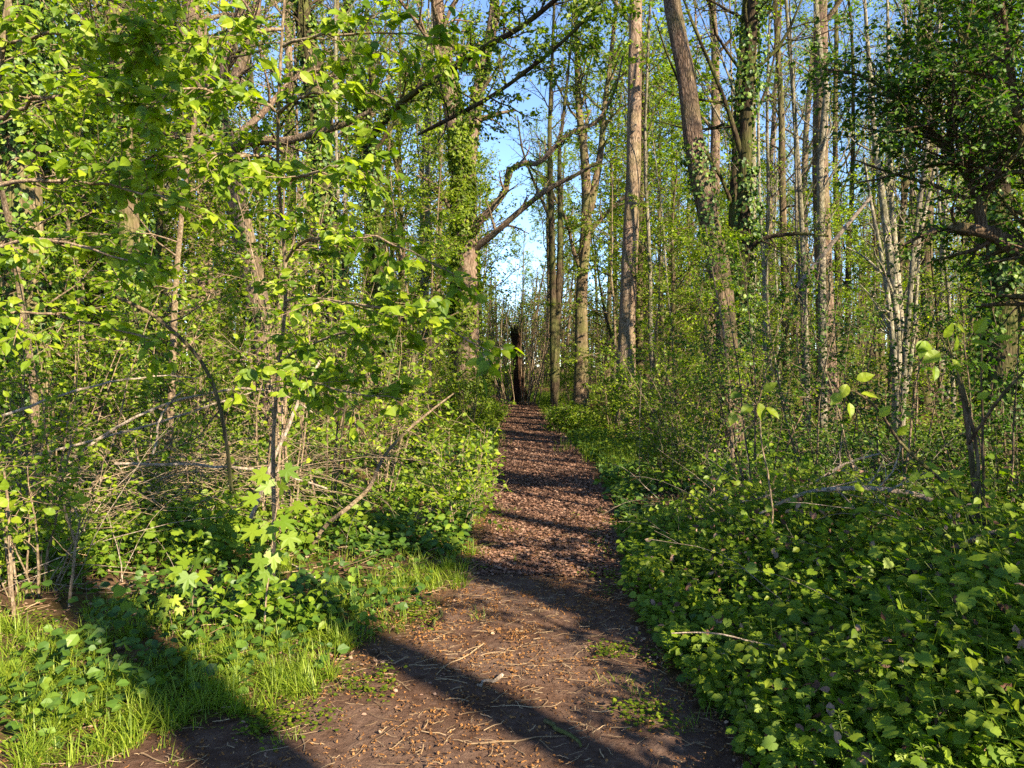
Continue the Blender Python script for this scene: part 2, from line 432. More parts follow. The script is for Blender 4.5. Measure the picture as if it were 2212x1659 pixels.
sheet('ground', gx, gy, M_SOIL, lambda x, y: H(x, y))
# the path: strips from its left to its right edge, edges wandering a little
ys = axis_steps([(-5.5, .3), (1.5, .06), (8, .12), (20, .3), (63, .3)])
K = 40
l, r = path_edges(ys)
l = l - .06 + .16 * (vnoise(ys, ys * 0, .5, 8) - .5); r = r + .06 + .16 * (vnoise(ys, ys * 0 + 3, .5, 9) - .5)
U = np.linspace(0, 1, K)[None]
X = l[:, None] * (1 - U) + r[:, None] * U; Y = ys[:, None] + 0 * X
Z = H(X, Y) + .012 * np.minimum(1, np.minimum(U, 1 - U) * 12) - .004 + .022 * (vnoise(X, Y, .09, 12) - .5) * (Y < 12)
v = np.stack([X, Y, Z + .006], -1).reshape(-1, 3)
i = np.arange(len(ys) - 1)[:, None] * K; j = np.arange(K - 1)[None]
f = np.stack([i + j, i + j + 1, i + K + j + 1, i + K + j], -1).reshape(-1, 4)
mb = MB(); mb.add(v, f, np.full(len(f), 4)); tag(mb.build('path', M_PATH, smooth=True), kind='structure')

# ------------------------------------------------------------------ litter, catkins, twigs lying about
def rand_area(n, x0, x1, y0, y1, power=1.0):
    """points inside the camera's wedge, denser near the camera when power > 1"""
    y = y0 + (y1 - y0) * rng.random(n) ** power
    x = x0 + (x1 - x0) * rng.random(n)
    return x, y
def wedge(n, y0, y1, power=1.6, margin=1.0, half=.74):
    y = y0 + (y1 - y0) * rng.random(n) ** power
    x = (rng.random(n) * 2 - 1) * (half * y + margin)
    return x, y
def flat_leaves(mb, x, y, size, T, lift=.012, tilt=.35, tint=None, up=None):
    n = len(x); z = H(x, y) + lift + rng.random(n) * .015
    a = rng.random(n) * 6.283
    ax = np.stack([np.cos(a), np.sin(a), rng.normal(size=n) * tilt * .5], -1)
    nr = np.stack([rng.normal(size=n) * tilt, rng.normal(size=n) * tilt, np.ones(n)], -1)
    leaves(mb, np.stack([x, y, z], -1), ax, nr, size, T, tint=tint)
mb = MB()
x, y = wedge(80000, 2.2, 14, 1.5)
d = path_dist(x, y)
dens = np.where(d < 0, np.interp(y, [3, 5, 7, 9], [.05, .12, .55, 1]), np.where((y > 6) & (d < .5), .25, .8)) * (.35 + 1.0 * vnoise(x, y, .5, 21)) * np.where(y < 7, np.clip(2.6 * vnoise(x, y, .13, 22) - .7, .05, 1.3), 1)
k = rng.random(len(x)) < dens; x, y = x[k], y[k]
flat_leaves(mb, x, y, rng.uniform(.012, .036, len(x)) * np.interp(y, [3, 8], [.7, 1.3]), L_OVAL, .012, .55)
x, y = wedge(50000, 12, 45, 1.3); d = path_dist(x, y)
k = rng.random(len(x)) < np.where(d < 0, 1, .35 * (d > .8)); x, y = x[k], y[k]
flat_leaves(mb, x, y, rng.uniform(.04, .085, len(x)), L_QUAD, .014, .4)
l_, r_ = path_edges(np.array([20.])); 
n = 60000; y = 5.5 + 30 * rng.random(n) ** 1.35; l, r = path_edges(y); x = l + (r - l) * rng.random(n)
flat_leaves(mb, x, y, rng.uniform(.016, .038, n) * (1 + y / 35), L_QUAD, .018, .45, tint=np.clip(rng.random(n) * .75, 0, 1))
tag(mb.build('leaf_litter', M_LITTER), 'copper brown dry leaves strewn over the path and the forest floor', 'leaf litter', kind='stuff')

mb = MB()
n = 14000; y = 2.3 + 5.5 * rng.random(n) ** 1.2; l, r = path_edges(y); x = l - .3 + (r - l + .4) * rng.random(n)
k = rng.random(n) < np.clip(1.7 * vnoise(x, y, .35, 31) - .35, .04, 1) * np.clip(3 * vnoise(x, y, .09, 32) - .9, .1, 1); x, y = x[k], y[k]; n = len(x)
a = rng.random(n) * 6.283
st = np.stack([x, y, H(x, y) + .022], -1)
p = grow(st, np.stack([np.cos(a), np.sin(a), np.zeros(n)], -1), rng.uniform(.012, .042, n), 5, .7, 0); p[:, :, 2] = H(p[:, :, 0], p[:, :, 1]) + .022 + .008 * rng.random((n, 5))
rr = rng.uniform(.0014, .0034, n)[:, None] * np.array([.5, 1, 1.1, .9, .3])[None]
tubes(mb, p, rr, 4)
tag(mb.build('fallen_catkins', M_CATKIN), 'ochre dry catkins scattered over the bare soil of the path', 'catkins', kind='stuff')
n = 26000; y = 2.2 + 5 * rng.random(n) ** 1.3; l, r = path_edges(y); x = l - .5 + (r - l + .7) * rng.random(n)
k = rng.random(n) < np.clip(2.4 * vnoise(x, y, .11, 23) - .7, .08, 1); x, y = x[k], y[k]; n = len(x)
cb = MB(); sz = rng.uniform(.002, .009, n) * rng.random(n) ** .6 + .0015
leaves(cb, np.stack([x, y, H(x, y) + .018 + .004 * rng.random(n)], -1), rng.normal(size=(n, 3)) * [1, 1, .6], rng.normal(size=(n, 3)) + [0, 0, .6], sz * 1.6, L_OVAL, wid=1.6)
tag(cb.build('soil_crumbs', M_CATKIN), 'small crumbs of earth and chips of leaf over the trodden soil', 'crumbs', kind='stuff')
mb = MB()
n = 2200; y = 2.2 + 5 * rng.random(n) ** 1.4; l, r = path_edges(y); x = l - .5 + (r - l + .6) * rng.random(n)
a = rng.normal(size=n) * 1.1 + .35
st = np.stack([x, y, H(x, y) + .02], -1)
p = grow(st, np.stack([np.cos(a), np.sin(a), np.zeros(n)], -1), rng.uniform(.03, .22, n) * rng.random(n), 5, .2, 0); p[:, :, 2] = H(p[:, :, 0], p[:, :, 1]) + .022 + .006 * rng.random((n, 5))
tubes(mb, p, rng.uniform(.0009, .0024, n)[:, None] * np.ones((1, 5)), 3)
x, y = wedge(1500, 4, 16, 1.2); k = path_dist(x, y) > .5; x, y = x[k], y[k]
n = len(x); a = rng.random(n) * 6.28
p = grow(np.stack([x, y, H(x, y) + .03], -1), np.stack([np.cos(a), np.sin(a), .15 * rng.random(n)], -1), rng.uniform(.1, .5, n), 5, .15, 0)
tubes(mb, p, rng.uniform(.002, .004, n)[:, None] * np.ones((1, 5)), 4)
tag(mb.build('twig_litter', M_STRAW), 'thin straw coloured twigs and stalks lying on the soil', 'twigs', kind='stuff')
# small white stones
def stone(name, px, py, s, label):
    gx_, gy_ = G(px, py); mb = MB()
    u = np.linspace(0, 2 * np.pi, 11)[:-1]; vv = np.linspace(-1.45, 1.45, 7)
    A, B = np.meshgrid(u, vv, indexing='ij'); rad = s * (1 + .22 * (vnoise(A * 3 + px, B * 3, 1.3, 3) - .5))
    X = rad * np.cos(A) * np.cos(B); Y = rad * .8 * np.sin(A) * np.cos(B); Z = rad * .6 * np.sin(B)
    nx, ny = X.shape; v = np.stack([X, Y, Z], -1).reshape(-1, 3)
    i = np.arange(nx)[:, None]; j = np.arange(ny - 1)[None]
    f = np.stack([i * ny + j, ((i + 1) % nx) * ny + j, ((i + 1) % nx) * ny + j + 1, i * ny + j + 1], -1).reshape(-1, 4)
    mb.add(v, f, np.full(len(f), 4), np.full(len(v), .6)); 
    mb.add(v.reshape(nx, ny, 3)[:, -1], np.arange(nx), [nx], np.full(nx, .6))
    o = mb.build(name, M_STONE, smooth=True, loc=(gx_, gy_, float(H(gx_, gy_)) + s * .45)); tag(o, label, 'stone')
stone('pebble', 1092, 1642, .014, 'round pale pebble on the sunny soil at the lower edge')
stone('pebble', 1047, 1655, .013, 'flat dull pebble half sunk in soil beside the round one')
stone('pebble', 905, 1408, .011, 'tiny white pebble on the trodden soil beside the grass')

# ------------------------------------------------------------------ grass, ivy carpet, herbs
def blades(mb, cx, cy_, n, hmin, hmax, wd, spread, lean=.6, K=5):
    """n blades round each tuft centre"""
    M = len(cx); N = M * n
    x = np.repeat(cx, n) + rng.normal(size=N) * spread; y = np.repeat(cy_, n) + rng.normal(size=N) * spread
    a = rng.random(N) * 6.283; ln = rng.uniform(hmin, hmax, N); le = rng.uniform(.15, 1, N) * lean
    o = np.stack([np.cos(a), np.sin(a), 0 * a], -1); s = np.stack([-np.sin(a), np.cos(a), 0 * a], -1)
    base = np.stack([x, y, H(x, y) - .01], -1)
    vs = []
    for k in range(K):
        t = k / (K - 1)
        c = base + o * (ln * le * t ** 1.5)[:, None] + np.array([0, 0, 1.]) * (ln * (t - .45 * le * t ** 2.2))[:, None]
        wk = wd * (1 - t ** 1.8) * (.6 + .4 * t if t < .5 else .8)
        vs += [c - s * wk * .5, c + s * wk * .5]
    v = np.stack(vs, 1); base_i = (np.arange(N) * 2 * K)[:, None]
    f = [(2 * k, 2 * k + 1, 2 * k + 3, 2 * k + 2) for k in range(K - 1)]
    f = (base_i[:, :, None] + np.array(f).reshape(1, -1, 4)).reshape(-1)
    mb.add(v.reshape(-1, 3), f, np.full(N * (K - 1), 4), np.repeat(np.clip(rng.normal(size=N) * .2 + .55, 0, 1), 2 * K))
mb = MB()
def tufts_px(pts, n, jx, jy):
    xs, ys = [], []
    for (px, py) in pts:
        for _ in range(n):
            gx_, gy_ = G(px + random.gauss(0, jx), py + random.gauss(0, jy)); xs.append(gx_); ys.append(gy_)
    return np.array(xs), np.array(ys)
random.seed(5)
near = [(60, 1440), (130, 1420), (220, 1400), (60, 1530), (150, 1560), (280, 1500), (390, 1520), (470, 1500), (540, 1540), (610, 1500), (330, 1560), (240, 1620), (90, 1640),
        (560, 1400), (640, 1390), (690, 1340), (760, 1320), (740, 1400), (660, 1450), (850, 1290), (900, 1270), (930, 1240), (960, 1260), (980, 1200), (620, 1250),
        (340, 1380), (270, 1340), (450, 1420), (590, 1480), (10, 1480), (20, 1380), (190, 1480), (510, 1440)]
x, y = tufts_px(near, 6, 34, 14); blades(mb, x, y, 34, .07, .22, .0075, .022, 1.25)
x, y = tufts_px(near, 5, 50, 20); blades(mb, x, y, 12, .05, .13, .006, .03, 1.3)
x, y = tufts_px([(920, 1320), (750, 1480), (200, 1655), (600, 1625), (1400, 1500), (1480, 1570), (1350, 1480), (640, 1530), (700, 1500), (880, 1350), (380, 1640), (1020, 1340)], 2, 22, 9)
blades(mb, x, y, 16, .05, .12, .005, .02, 1.1)
x, y = tufts_px([(1290, 975), (1310, 985), (1280, 955), (1330, 990), (1350, 1010)], 22, 26, 9); blades(mb, x, y, 14, .12, .32, .009, .08, .7, 4)
x, y = tufts_px([(1010, 1070), (1020, 1040), (1000, 1100), (1030, 1000), (990, 1130)], 12, 22, 10); blades(mb, x, y, 14, .08, .2, .008, .05, .8, 4)
x, y = wedge(1300, 3.2, 16, 1.2); k = (path_dist(x, y) > .1) & (vnoise(x, y, 1.3, 41) > .45); blades(mb, x[k], y[k], 12, .08, .24, .006, .05, .9, 4)
n = 500; y = 14 + 26 * rng.random(n); l, r = path_edges(y); sd = rng.random(n) < .5
x = np.where(sd, l - rng.random(n) * .9, r + rng.random(n) * .9); blades(mb, x, y, 12, .12, .3, .014, .12, .8, 3)
x = rng.uniform(-3, 4, 500); y = rng.uniform(32, 38, 500); k = path_dist(x, y) > .1; blades(mb, x[k], y[k], 12, .15, .35, .02, .15, .8, 3)
tag(mb.build('grass', M_GRASS), 'bright green grass tufts along both edges of the path', 'grass', kind='stuff')

mb = MB()   # ivy and ground herbs on the banks
x, y = wedge(120000, 3.0, 17, 1.35)
d = path_dist(x, y)
k = (d > .12) & ((np.hypot((x + 2.3) / 1.3, (y - 15.5) / 3.5) > 1) | (rng.random(len(x)) < .25)) & (rng.random(len(x)) < np.clip((vnoise(x, y, .9, 51) * 1.5 - .25) + (y > 6) * np.clip(1 - d / .8, 0, .8), .06, 1) * np.clip(d / np.where(y > 6, .12, .6), .1, 1)) & ~((y < 4.6) & (x < 0) & (rng.random(len(x)) < .75))
x, y = x[k], y[k]; n = len(x)
z = H(x, y) + .02 + .16 * rng.random(n) ** 1.5 * (.4 + vnoise(x, y, .6, 52))
a = rng.random(n) * 6.283
leaves(mb, np.stack([x, y, z], -1), np.stack([np.cos(a), np.sin(a), -.15 + .3 * rng.normal(size=n)], -1), np.stack([rng.normal(size=n) * .4 + .1, rng.normal(size=n) * .4 - .25, np.ones(n)], -1),
       rng.uniform(.03, .068, n) * (1 + .03 * y), L_OVAL, tint=np.clip(rng.normal(size=n) * .22 + .35 + .3 * (vnoise(x, y, 1.2, 53) - .5), 0, 1), wid=1.35)
tag(mb.build('ivy_carpet', M_IVY), 'dark glossy ivy creeping over the forest floor beside the path', 'ivy', kind='stuff')
mb = MB()
x, y = wedge(90000, 15, 60, 1.2, 3); k = (path_dist(x, y) > .3) & (vnoise(x, y, 2.2, 61) > .3); x, y = x[k], y[k]; n = len(x)
z = H(x, y) + .35 * rng.random(n) ** 1.3; a = rng.random(n) * 6.283
leaves(mb, np.stack([x, y, z], -1), np.stack([np.cos(a), np.sin(a), .2 * rng.normal(size=n)], -1), np.stack([rng.normal(size=n) * .5, rng.normal(size=n) * .5 - .3, np.ones(n)], -1), rng.uniform(.06, .13, n), L_QUAD)
n = 16000; y = 12 + 28 * rng.random(n); l, r = path_edges(y); q = rng.random(n) * 1.3; x = np.where(rng.random(n) < .5, l - .02 - q, r + .02 + q)
z = H(x, y) + .28 * rng.random(n) * np.clip(q / .5, .2, 1); a = rng.random(n) * 6.283
leaves(mb, np.stack([x, y, z], -1), np.stack([np.cos(a), np.sin(a), .2 * rng.normal(size=n)], -1), np.stack([rng.normal(size=n) * .5, rng.normal(size=n) * .5 - .3, np.ones(n)], -1), rng.uniform(.05, .10, n), L_QUAD)
tag(mb.build('ground_cover', M_MID), 'low green plants covering the floor deeper in the wood', 'ground cover', kind='stuff')
mb = MB()   # small round leaved herbs close to the camera
cx_, cy_ = tufts_px([(60, 1370), (120, 1470), (200, 1520), (400, 1450), (470, 1360), (560, 1310), (600, 1370), (680, 1380), (430, 1480), (350, 1460), (640, 1560), (540, 1580), (280, 1580), (720, 1240), (800, 1180), (860, 1220),
                     (930, 1180), (1000, 1140), (1040, 1110), (900, 1150), (850, 1340), (950, 1230), (1330, 1180), (1330, 1260), (1360, 1420), (1400, 1560), (1330, 1130), (780, 1480), (120, 1600)], 16, 45, 16)
n = len(cx_) * 16; x = np.repeat(cx_, 16) + rng.normal(size=n) * .035; y = np.repeat(cy_, 16) + rng.normal(size=n) * .035
z = H(x, y) + .015 + .05 * rng.random(n); a = rng.random(n) * 6.283
leaves(mb, np.stack([x, y, z], -1), np.stack([np.cos(a), np.sin(a), .1 + 0 * a], -1), np.stack([rng.normal(size=n) * .3, rng.normal(size=n) * .3, np.ones(n)], -1), rng.uniform(.010, .024, n), L_OVAL, wid=1.5)
tag(mb.build('clover_herbs', M_MID), 'small round leaved green herbs between the grass tufts', 'herbs', kind='stuff')

# ---- the thicket of brambles and nettles that fills the lower right
def thicket(mbl, mbs, x, y, h, T, size, pairs=4):
    n = len(x)
    p = grow(np.stack([x, y, H(x, y)], -1), np.stack([rng.normal(size=n) * .3, rng.normal(size=n) * .3 - .1, np.ones(n)], -1), h, 6, .13, .02)
    rad = np.linspace(1, .5, 6)[None] * (.0022 + 0 * h[:, None])
    tubes(mbs, p, rad, 3)
    for q in range(pairs):
        t = np.full(n, .3 + .69 * q / max(pairs - 1, 1)); t = np.clip(t + rng.normal(size=n) * .04, .1, .995)
        c, d_, _ = sample(p, rad, np.arange(n), t)
        a0 = rng.random(n) * 6.283
        for s in range(3):
            a = a0 + s * 2.1 + rng.normal(size=n) * .25
            o = np.stack([np.cos(a), np.sin(a), 0 * a], -1)
            stalk = size * rng.uniform(.35, .9, n)
            b = c + o * stalk[:, None] + np.array([0, 0, .012])
            leaves(mbl, b, o + np.array([0, 0, -.3]) + rng.normal(size=(n, 3)) * .2, o * .25 + np.array([.25, -.5, .85]) + rng.normal(size=(n, 3)) * .33, size * rng.uniform(.65, 1.25, n), T,
                   tint=np.clip(.18 + .5 * t + rng.normal(size=n) * .2, 0, 1))
def right_height(x, y):
    l, r = path_edges(y); d = x - r
    return np.clip(.12 + .46 * np.clip(d / .9, 0, 1.4) , .1, .8) * (.3 + 1.25 * vnoise(x, y, .7, 71))
mbl, mbs = MB(), MB()
n = 3600; y = 2.0 + 5.0 * rng.random(n) ** 1.1; l, r = path_edges(y); x = r + .08 + rng.random(n) ** .9 * (0.78 * y + .9 - r)
h = right_height(x, y) * rng.uniform(.6, 1.1, n)
k = x < .78 * y + 1; x, y, h = x[k], y[k], h[k]
kk = vnoise(x, y, .55, 75) + .25 * rng.random(len(x)); keep = kk > .36; x, y, h, kk = x[keep], y[keep], h[keep], kk[keep]
zone = vnoise(x, y, .9, 76) + .35 * rng.random(len(x))
A = zone < .5; B = (zone >= .5) & (zone < .78); D_ = zone >= .78
mn = MB()
thicket(mbl, mbs, x[A], y[A], h[A], L_SERR, .050)
thicket(mn, mbs, x[B], y[B], h[B] * 1.1, L_OVAL, .048, 7)
thicket(mbl, mbs, x[D_], y[D_], h[D_] * 1.1, L_SERR, .066, 3)
n = 2600; yy = 2.2 + 5 * rng.random(n); l, r = path_edges(yy); xx = r + .1 + rng.random(n) * (.76 * yy + .6 - r); hh = right_height(xx, yy)
mdry = MB(); leaves(mdry, np.stack([xx, yy, H(xx, yy) + hh * rng.random(n) ** .7], -1), rng.normal(size=(n, 3)) + [0, 0, -.6], rng.normal(size=(n, 3)), rng.uniform(.025, .06, n), L_OVAL)
n = 500; y = 2.0 + 4.5 * rng.random(n); l, r = path_edges(y); x = r + .05 + rng.random(n) * (.76 * y - r); h = right_height(x, y) * 1.1
p = grow(np.stack([x, y, H(x, y)], -1), np.stack([rng.normal(size=n) * .3, rng.normal(size=n) * .3, np.ones(n)], -1), h, 7, .1, .02); pr = np.ones((n, 7)) * .0014; tubes(mbs, p, pr, 3)
for t_ in (.3, .45, .6, .75, .88, .98):     # goosegrass whorls
    c, d_, _ = sample(p, pr, np.arange(n), np.full(n, t_))
    for s_ in range(6):
        a = s_ * 1.05 + rng.random(n) * .3; leaves(mbl, c, np.stack([np.cos(a), np.sin(a), .25 + 0 * a], -1), np.tile([0, 0, 1.], (n, 1)), rng.uniform(.025, .042, n), L_QUAD, wid=.33, tint=np.clip(.7 + rng.normal(size=n) * .1, 0, 1))
n = 1900; y = 6.5 + 9 * rng.random(n); l, r = path_edges(y); x = r + .1 + rng.random(n) * (.76 * y + 1 - r)
k = vnoise(x, y, 1.4, 77) > .46; x, y = x[k], y[k]; n = len(x); h = right_height(x, y) * rng.uniform(.5, 1.1, n) * .8
thicket(mbl, mbs, x, y, h, L_OVAL, .075, 3)
o = mbl.build('undergrowth', M_BRAMBLE); tag(o, 'dense green thicket of bramble and nettle leaves beside the path', 'undergrowth', kind='stuff')
so = mbs.build('stems', M_MID, o); mn.build('nettle_leaves', M_MID, o); mdry.build('dry_leaves', M_LITTER, o)
# left bank: lower and patchier
mbl, mbs = MB(), MB()
n = 3000; y = 4.3 + 9 * rng.random(n) ** 1.3; l, r = path_edges(y); x = l - .2 - rng.random(n) * (.76 * y + .6)
k = (vnoise(x, y, 1.1, 73) > .36) & ((x < l - .7) | (rng.random(n) < .3)); x, y = x[k], y[k]; h = rng.uniform(.12, .5, len(x))
kk = rng.random(len(x)) < .35
thicket(mbl, mbs, x[~kk], y[~kk], h[~kk], L_OVAL, .058, 3); thicket(mbl, mbs, x[kk], y[kk], h[kk] * .8, L_SERR, .07, 3)
o = mbl.build('bank_herbs', M_BRAMBLE); tag(o, 'patchy leafy herbs on the shaded bank among the thin stems', 'herbs', kind='stuff')
mbs.build('stems', M_MID, o)

# ------------------------------------------------------------------ trees
LANDMARKS = []      # (phrase, picture x, depth)
def ivy_on(mb, pts, rad, n, size, tmin=0, tmax=1, patch=.35, seed=0, out=.05):
    """leaves clothing a stem in patches"""
    pts = np.asarray(pts, float); rad = np.asarray(rad, float)
    if pts.ndim == 2: pts = pts[None]; rad = rad[None]
    idx = rng.integers(0, len(pts), n); t = tmin + (tmax - tmin) * rng.random(n)
    p, d, r = sample(pts, rad, idx, np.clip(t, 0, .999))
    a = rng.random(n) * 6.283
    k = rng.random(n) < np.clip((vnoise(a * .8 + seed, t * 14, 1.0, 80 + seed) - patch) * 4, 0, 1)
    p, d, r, a = p[k], d[k], r[k], a[k]; n = len(p)
    u = norm(np.cross(d, np.array([[0., 1, .1]]))); w_ = np.cross(d, u)
    o = np.cos(a)[:, None] * u + np.sin(a)[:, None] * w_
    dist = r + .01 + out * rng.random(n) ** 1.5
    ax = norm(np.array([0, 0, -1.]) + o * .5 + rng.normal(size=(n, 3)) * .5)
    leaves(mb, p + o * dist[:, None], ax, o + rng.normal(size=(n, 3)) * .35 + np.array([0, 0, .3]), size * rng.uniform(.6, 1.2, n), L_OVAL, wid=1.4)

def skeleton(mbw, trunk, trad, levels, sides0=10, ridge=.05):
    tubes(mbw, trunk, trad, sides0, ridge=ridge)
    cur_p, cur_r = np.asarray(trunk)[None], np.asarray(trad)[None]
    out = [(cur_p, cur_r)]
    for L in levels:
        q, rr = branch(cur_p, cur_r, L['n'], L.get('t0', .2), L.get('t1', .98), L['ang'], L['len'], L.get('K', 6), L.get('wob', .14), L.get('trop', .03), L.get('rf', .55), L.get('tip', .3), L.get('flat', 0), L.get('rmin', .003))
        tubes(mbw, q, rr, L.get('s', 4))
        cur_p, cur_r = q, rr; out.append((q, rr))
    return out

def tree(name, loc, trunk, trad, levels, bark, leafm, leaf, label, **kw):
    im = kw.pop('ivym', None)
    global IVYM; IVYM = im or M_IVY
    return tree0(name, loc, trunk, trad, levels, bark, leafm, leaf, label, **kw)
def tree0(name, loc, trunk, trad, levels, bark, leafm, leaf, label, cat='tree', group=None, T=L_QUAD, ivy=None, limbs=None, sides0=10, ridge=.05, extra_leaf_levels=(), leaf_parts=None, lf={}):
    """trunk given relative to loc"""
    root = empty(name, loc, label, cat, group)
    mw = MB(); lv = skeleton(mw, trunk, trad, levels, sides0, ridge)
    ml = MB()
    if leaf:
        leaf_on(ml, lv[-1][0], lv[-1][1], leaf[0], leaf[1], T, **lf)
        for e in extra_leaf_levels: leaf_on(ml, lv[e][0], lv[e][1], leaf[0], leaf[1], T, tmin=.5, **lf)
    kids = []
    if limbs:
        for (lp, lr, lev, lleaf) in limbs:
            lb = skeleton(mw, lp, lr, lev, 7, .04)
            if lleaf: leaf_on(ml, lb[-1][0], lb[-1][1], lleaf[0], lleaf[1], T, **lf)
    kids.append(mw.build('trunk', bark, root, smooth=True))
    if ml.v: kids.append(ml.build('crown', leafm, root))
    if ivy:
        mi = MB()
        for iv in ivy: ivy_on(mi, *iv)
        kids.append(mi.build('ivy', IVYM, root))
    return root, kids

def straight(h, r0, r1, K=10, wob=.03, lean=(0, 0), flare=1.35):
    p = grow(np.array([[0, 0, -.15]]), np.array([[lean[0], lean[1], 1.]]), np.array([h]), K, wob, .02)[0]
    r = np.linspace(r0, r1, K); r[0] *= flare
    return p, r

# prototypes ---------------------------------------------------------------
def p_tall(h, r, bark, leafm, nl, ls, crown0=.35, limbs=16):
    p, rr = straight(h, r, r * .25, 12, .035)
    return tree('woodland_tree', (0, 0, -500), p, rr,
                [dict(n=limbs, t0=crown0, ang=(28, 65), len=(h * .18, h * .30), K=7, wob=.16, trop=.07, rf=.42, s=5),
                 dict(n=6, t0=.2, ang=(25, 60), len=(1.2, 2.4), K=5, wob=.18, trop=.05, rf=.5, rmin=.008, s=4),
                 dict(n=5, t0=.15, ang=(25, 70), len=(.5, 1.2), K=4, wob=.2, trop=.02, rmin=.005, s=3)],
                bark, leafm, (nl, ls), None, cat=None, sides0=8)
def p_pole(h, r, bark, leafm, nl):
    p, rr = straight(h, r, r * .3, 12, .03, (random.uniform(-.05, .05), 0))
    return tree('pole_tree', (0, 0, -500), p, rr,
                [dict(n=22, t0=.25, ang=(25, 60), len=(1.0, 2.4), K=6, wob=.15, trop=.06, rf=.35, s=4, rmin=.006),
                 dict(n=6, t0=.15, ang=(25, 60), len=(.4, 1.0), K=4, wob=.2, trop=.03, rmin=.004, s=3)],
                bark, leafm, (nl, .075), None, cat=None, sides0=7)
def p_medium(h, r, leafm, nl, ls, stems=1, low=.1):
    root = empty('hornbeam', (0, 0, -500)); mw = MB(); ml = MB()
    for s in range(stems):
        p, rr = straight(h * random.uniform(.8, 1), r, r * .15, 10, .07, (random.uniform(-.25, .25) * (stems > 1), random.uniform(-.25, .25) * (stems > 1)))
        lv = skeleton(mw, p, rr, [dict(n=int(34 / stems ** .5), t0=low, ang=(45, 88), len=(h * .22, h * .40), K=7, wob=.12, trop=.02, rf=.38, s=4, rmin=.005),
                                  dict(n=12, t0=.12, ang=(30, 60), len=(.5, 1.2), K=5, wob=.14, trop=-.01, flat=.6, rmin=.0035, s=3)], 8, .05)
        leaf_on(ml, lv[1][0], lv[1][1], 14, ls, L_QUAD, jit=.05)
        leaf_on(ml, lv[-1][0], lv[-1][1], nl, ls, L_QUAD if ls > .07 else L_OVAL)
    kids = [mw.build('trunk', M_TWIG if r < .06 else M_BROWN, root, smooth=True), ml.build('crown', leafm, root)]
    return root, kids
def p_shrub(h, leafm, stems, nl, ls, T=L_OVAL, spread=.45, name='hazel_shrub', bark=None, nb=7):
    root = empty(name, (0, 0, -500)); mw = MB(); ml = MB()
    a = rng.random(stems) * 6.283; s0 = np.stack([np.cos(a) * .12, np.sin(a) * .12, -.05 + 0 * a], -1)
    dr = np.stack([np.cos(a) * spread * rng.random(stems), np.sin(a) * spread * rng.random(stems), np.ones(stems)], -1)
    p = grow(s0, dr, h * rng.uniform(.6, 1.05, stems), 9, .06, .015)
    rr = np.linspace(1, .25, 9)[None] * rng.uniform(.006, .014, stems)[:, None] * (h / 2.2) ** .5
    tubes(mw, p, rr, 6)
    q, qr = branch(p, rr, nb, .25, .98, (35, 80), (.35 * h / 2.2, .8 * h / 2.2), 6, .14, .01, .5, rmin=.003)
    tubes(mw, q, qr, 4)
    q2, q2r = branch(q, qr, 3, .2, .95, (30, 60), (.15, .4), 4, .15, 0, .6, rmin=.0022)
    tubes(mw, q2, q2r, 3)
    leaf_on(ml, q, qr, nl + 2, ls, T); leaf_on(ml, q2, q2r, nl, ls, T)
    kids = [mw.build('stems', bark or M_TWIG, root, smooth=True), ml.build('foliage', leafm, root)]
    return root, kids

random.seed(3)
TALL = [p_tall(22, .19, M_BROWN, M_SPRING, 7, .14), p_tall(24, .24, M_OAK, M_SPRING, 6, .14, .4), p_tall(20, .15, M_DARKB, M_SPRING, 7, .13, .25),
        p_tall(21, .17, M_BROWN, M_SPRING, 2, .10, .4, 14), p_tall(19, .13, M_PALE, M_SPRING, 3, .09, .35, 18), p_tall(20, .17, M_BROWN, M_SPRING, 15, .15, .3, 20)]
POLE = [p_pole(16, .075, M_PALE, M_SPRING, 3), p_pole(14, .06, M_TWIG, M_SPRING, 5), p_pole(17, .09, M_BROWN, M_MID, 2), p_pole(13, .05, M_PALE, M_SPRING, 2)]
MEDIUM = [p_medium(9, .09, M_SPRING, 10, .10), p_medium(7.5, .06, M_SPRING, 9, .095, 2), p_medium(10, .11, M_MID, 9, .10, 1, .15), p_medium(6, .045, M_SPRING, 9, .082, 3), p_medium(11, .10, M_SPRING, 8, .105, 1, .25)]
SHRUB = [p_shrub(2.4, M_SPRING, 10, 7, .065), p_shrub(1.9, M_SPRING, 9, 7, .06), p_shrub(3.0, M_MID, 9, 7, .065), p_shrub(1.4, M_BRAMBLE, 8, 5, .045), p_shrub(2.8, M_SPRING, 7, 5, .06)]

def p_layer(h, leafm, ls=.078):
    root = empty('layered_hornbeam', (0, 0, -500)); mw = MB(); ml = MB()
    p, rr = straight(h, .045, .008, 10, .06)
    lv = skeleton(mw, p, rr, [dict(n=20, t0=.16, ang=(60, 95), len=(h * .24, h * .42), K=8, wob=.10, trop=.01, rf=.35, s=4, rmin=.005),
                              dict(n=9, t0=.15, ang=(35, 60), len=(.35, .9), K=6, wob=.12, trop=-.015, flat=.92, rmin=.003, s=3),
                              dict(n=3, t0=.15, ang=(30, 55), len=(.15, .4), K=4, wob=.12, trop=-.02, flat=.92, rmin=.002, s=3)], 8, .05)
    leaf_on(ml, lv[3][0], lv[3][1], 5, ls, L_OVAL, droop=.45, spread=.9, jit=.005); leaf_on(ml, lv[2][0], lv[2][1], 6, ls, L_OVAL, droop=.45, spread=.9, jit=.005)
    return root, [mw.build('trunk', M_TWIG, root, smooth=True), ml.build('crown', leafm, root)]
LAYER = [p_layer(6.5, M_SPRING), p_layer(5.5, M_SPRING, .072), p_layer(7.5, M_SPRING)]
PLACED = []
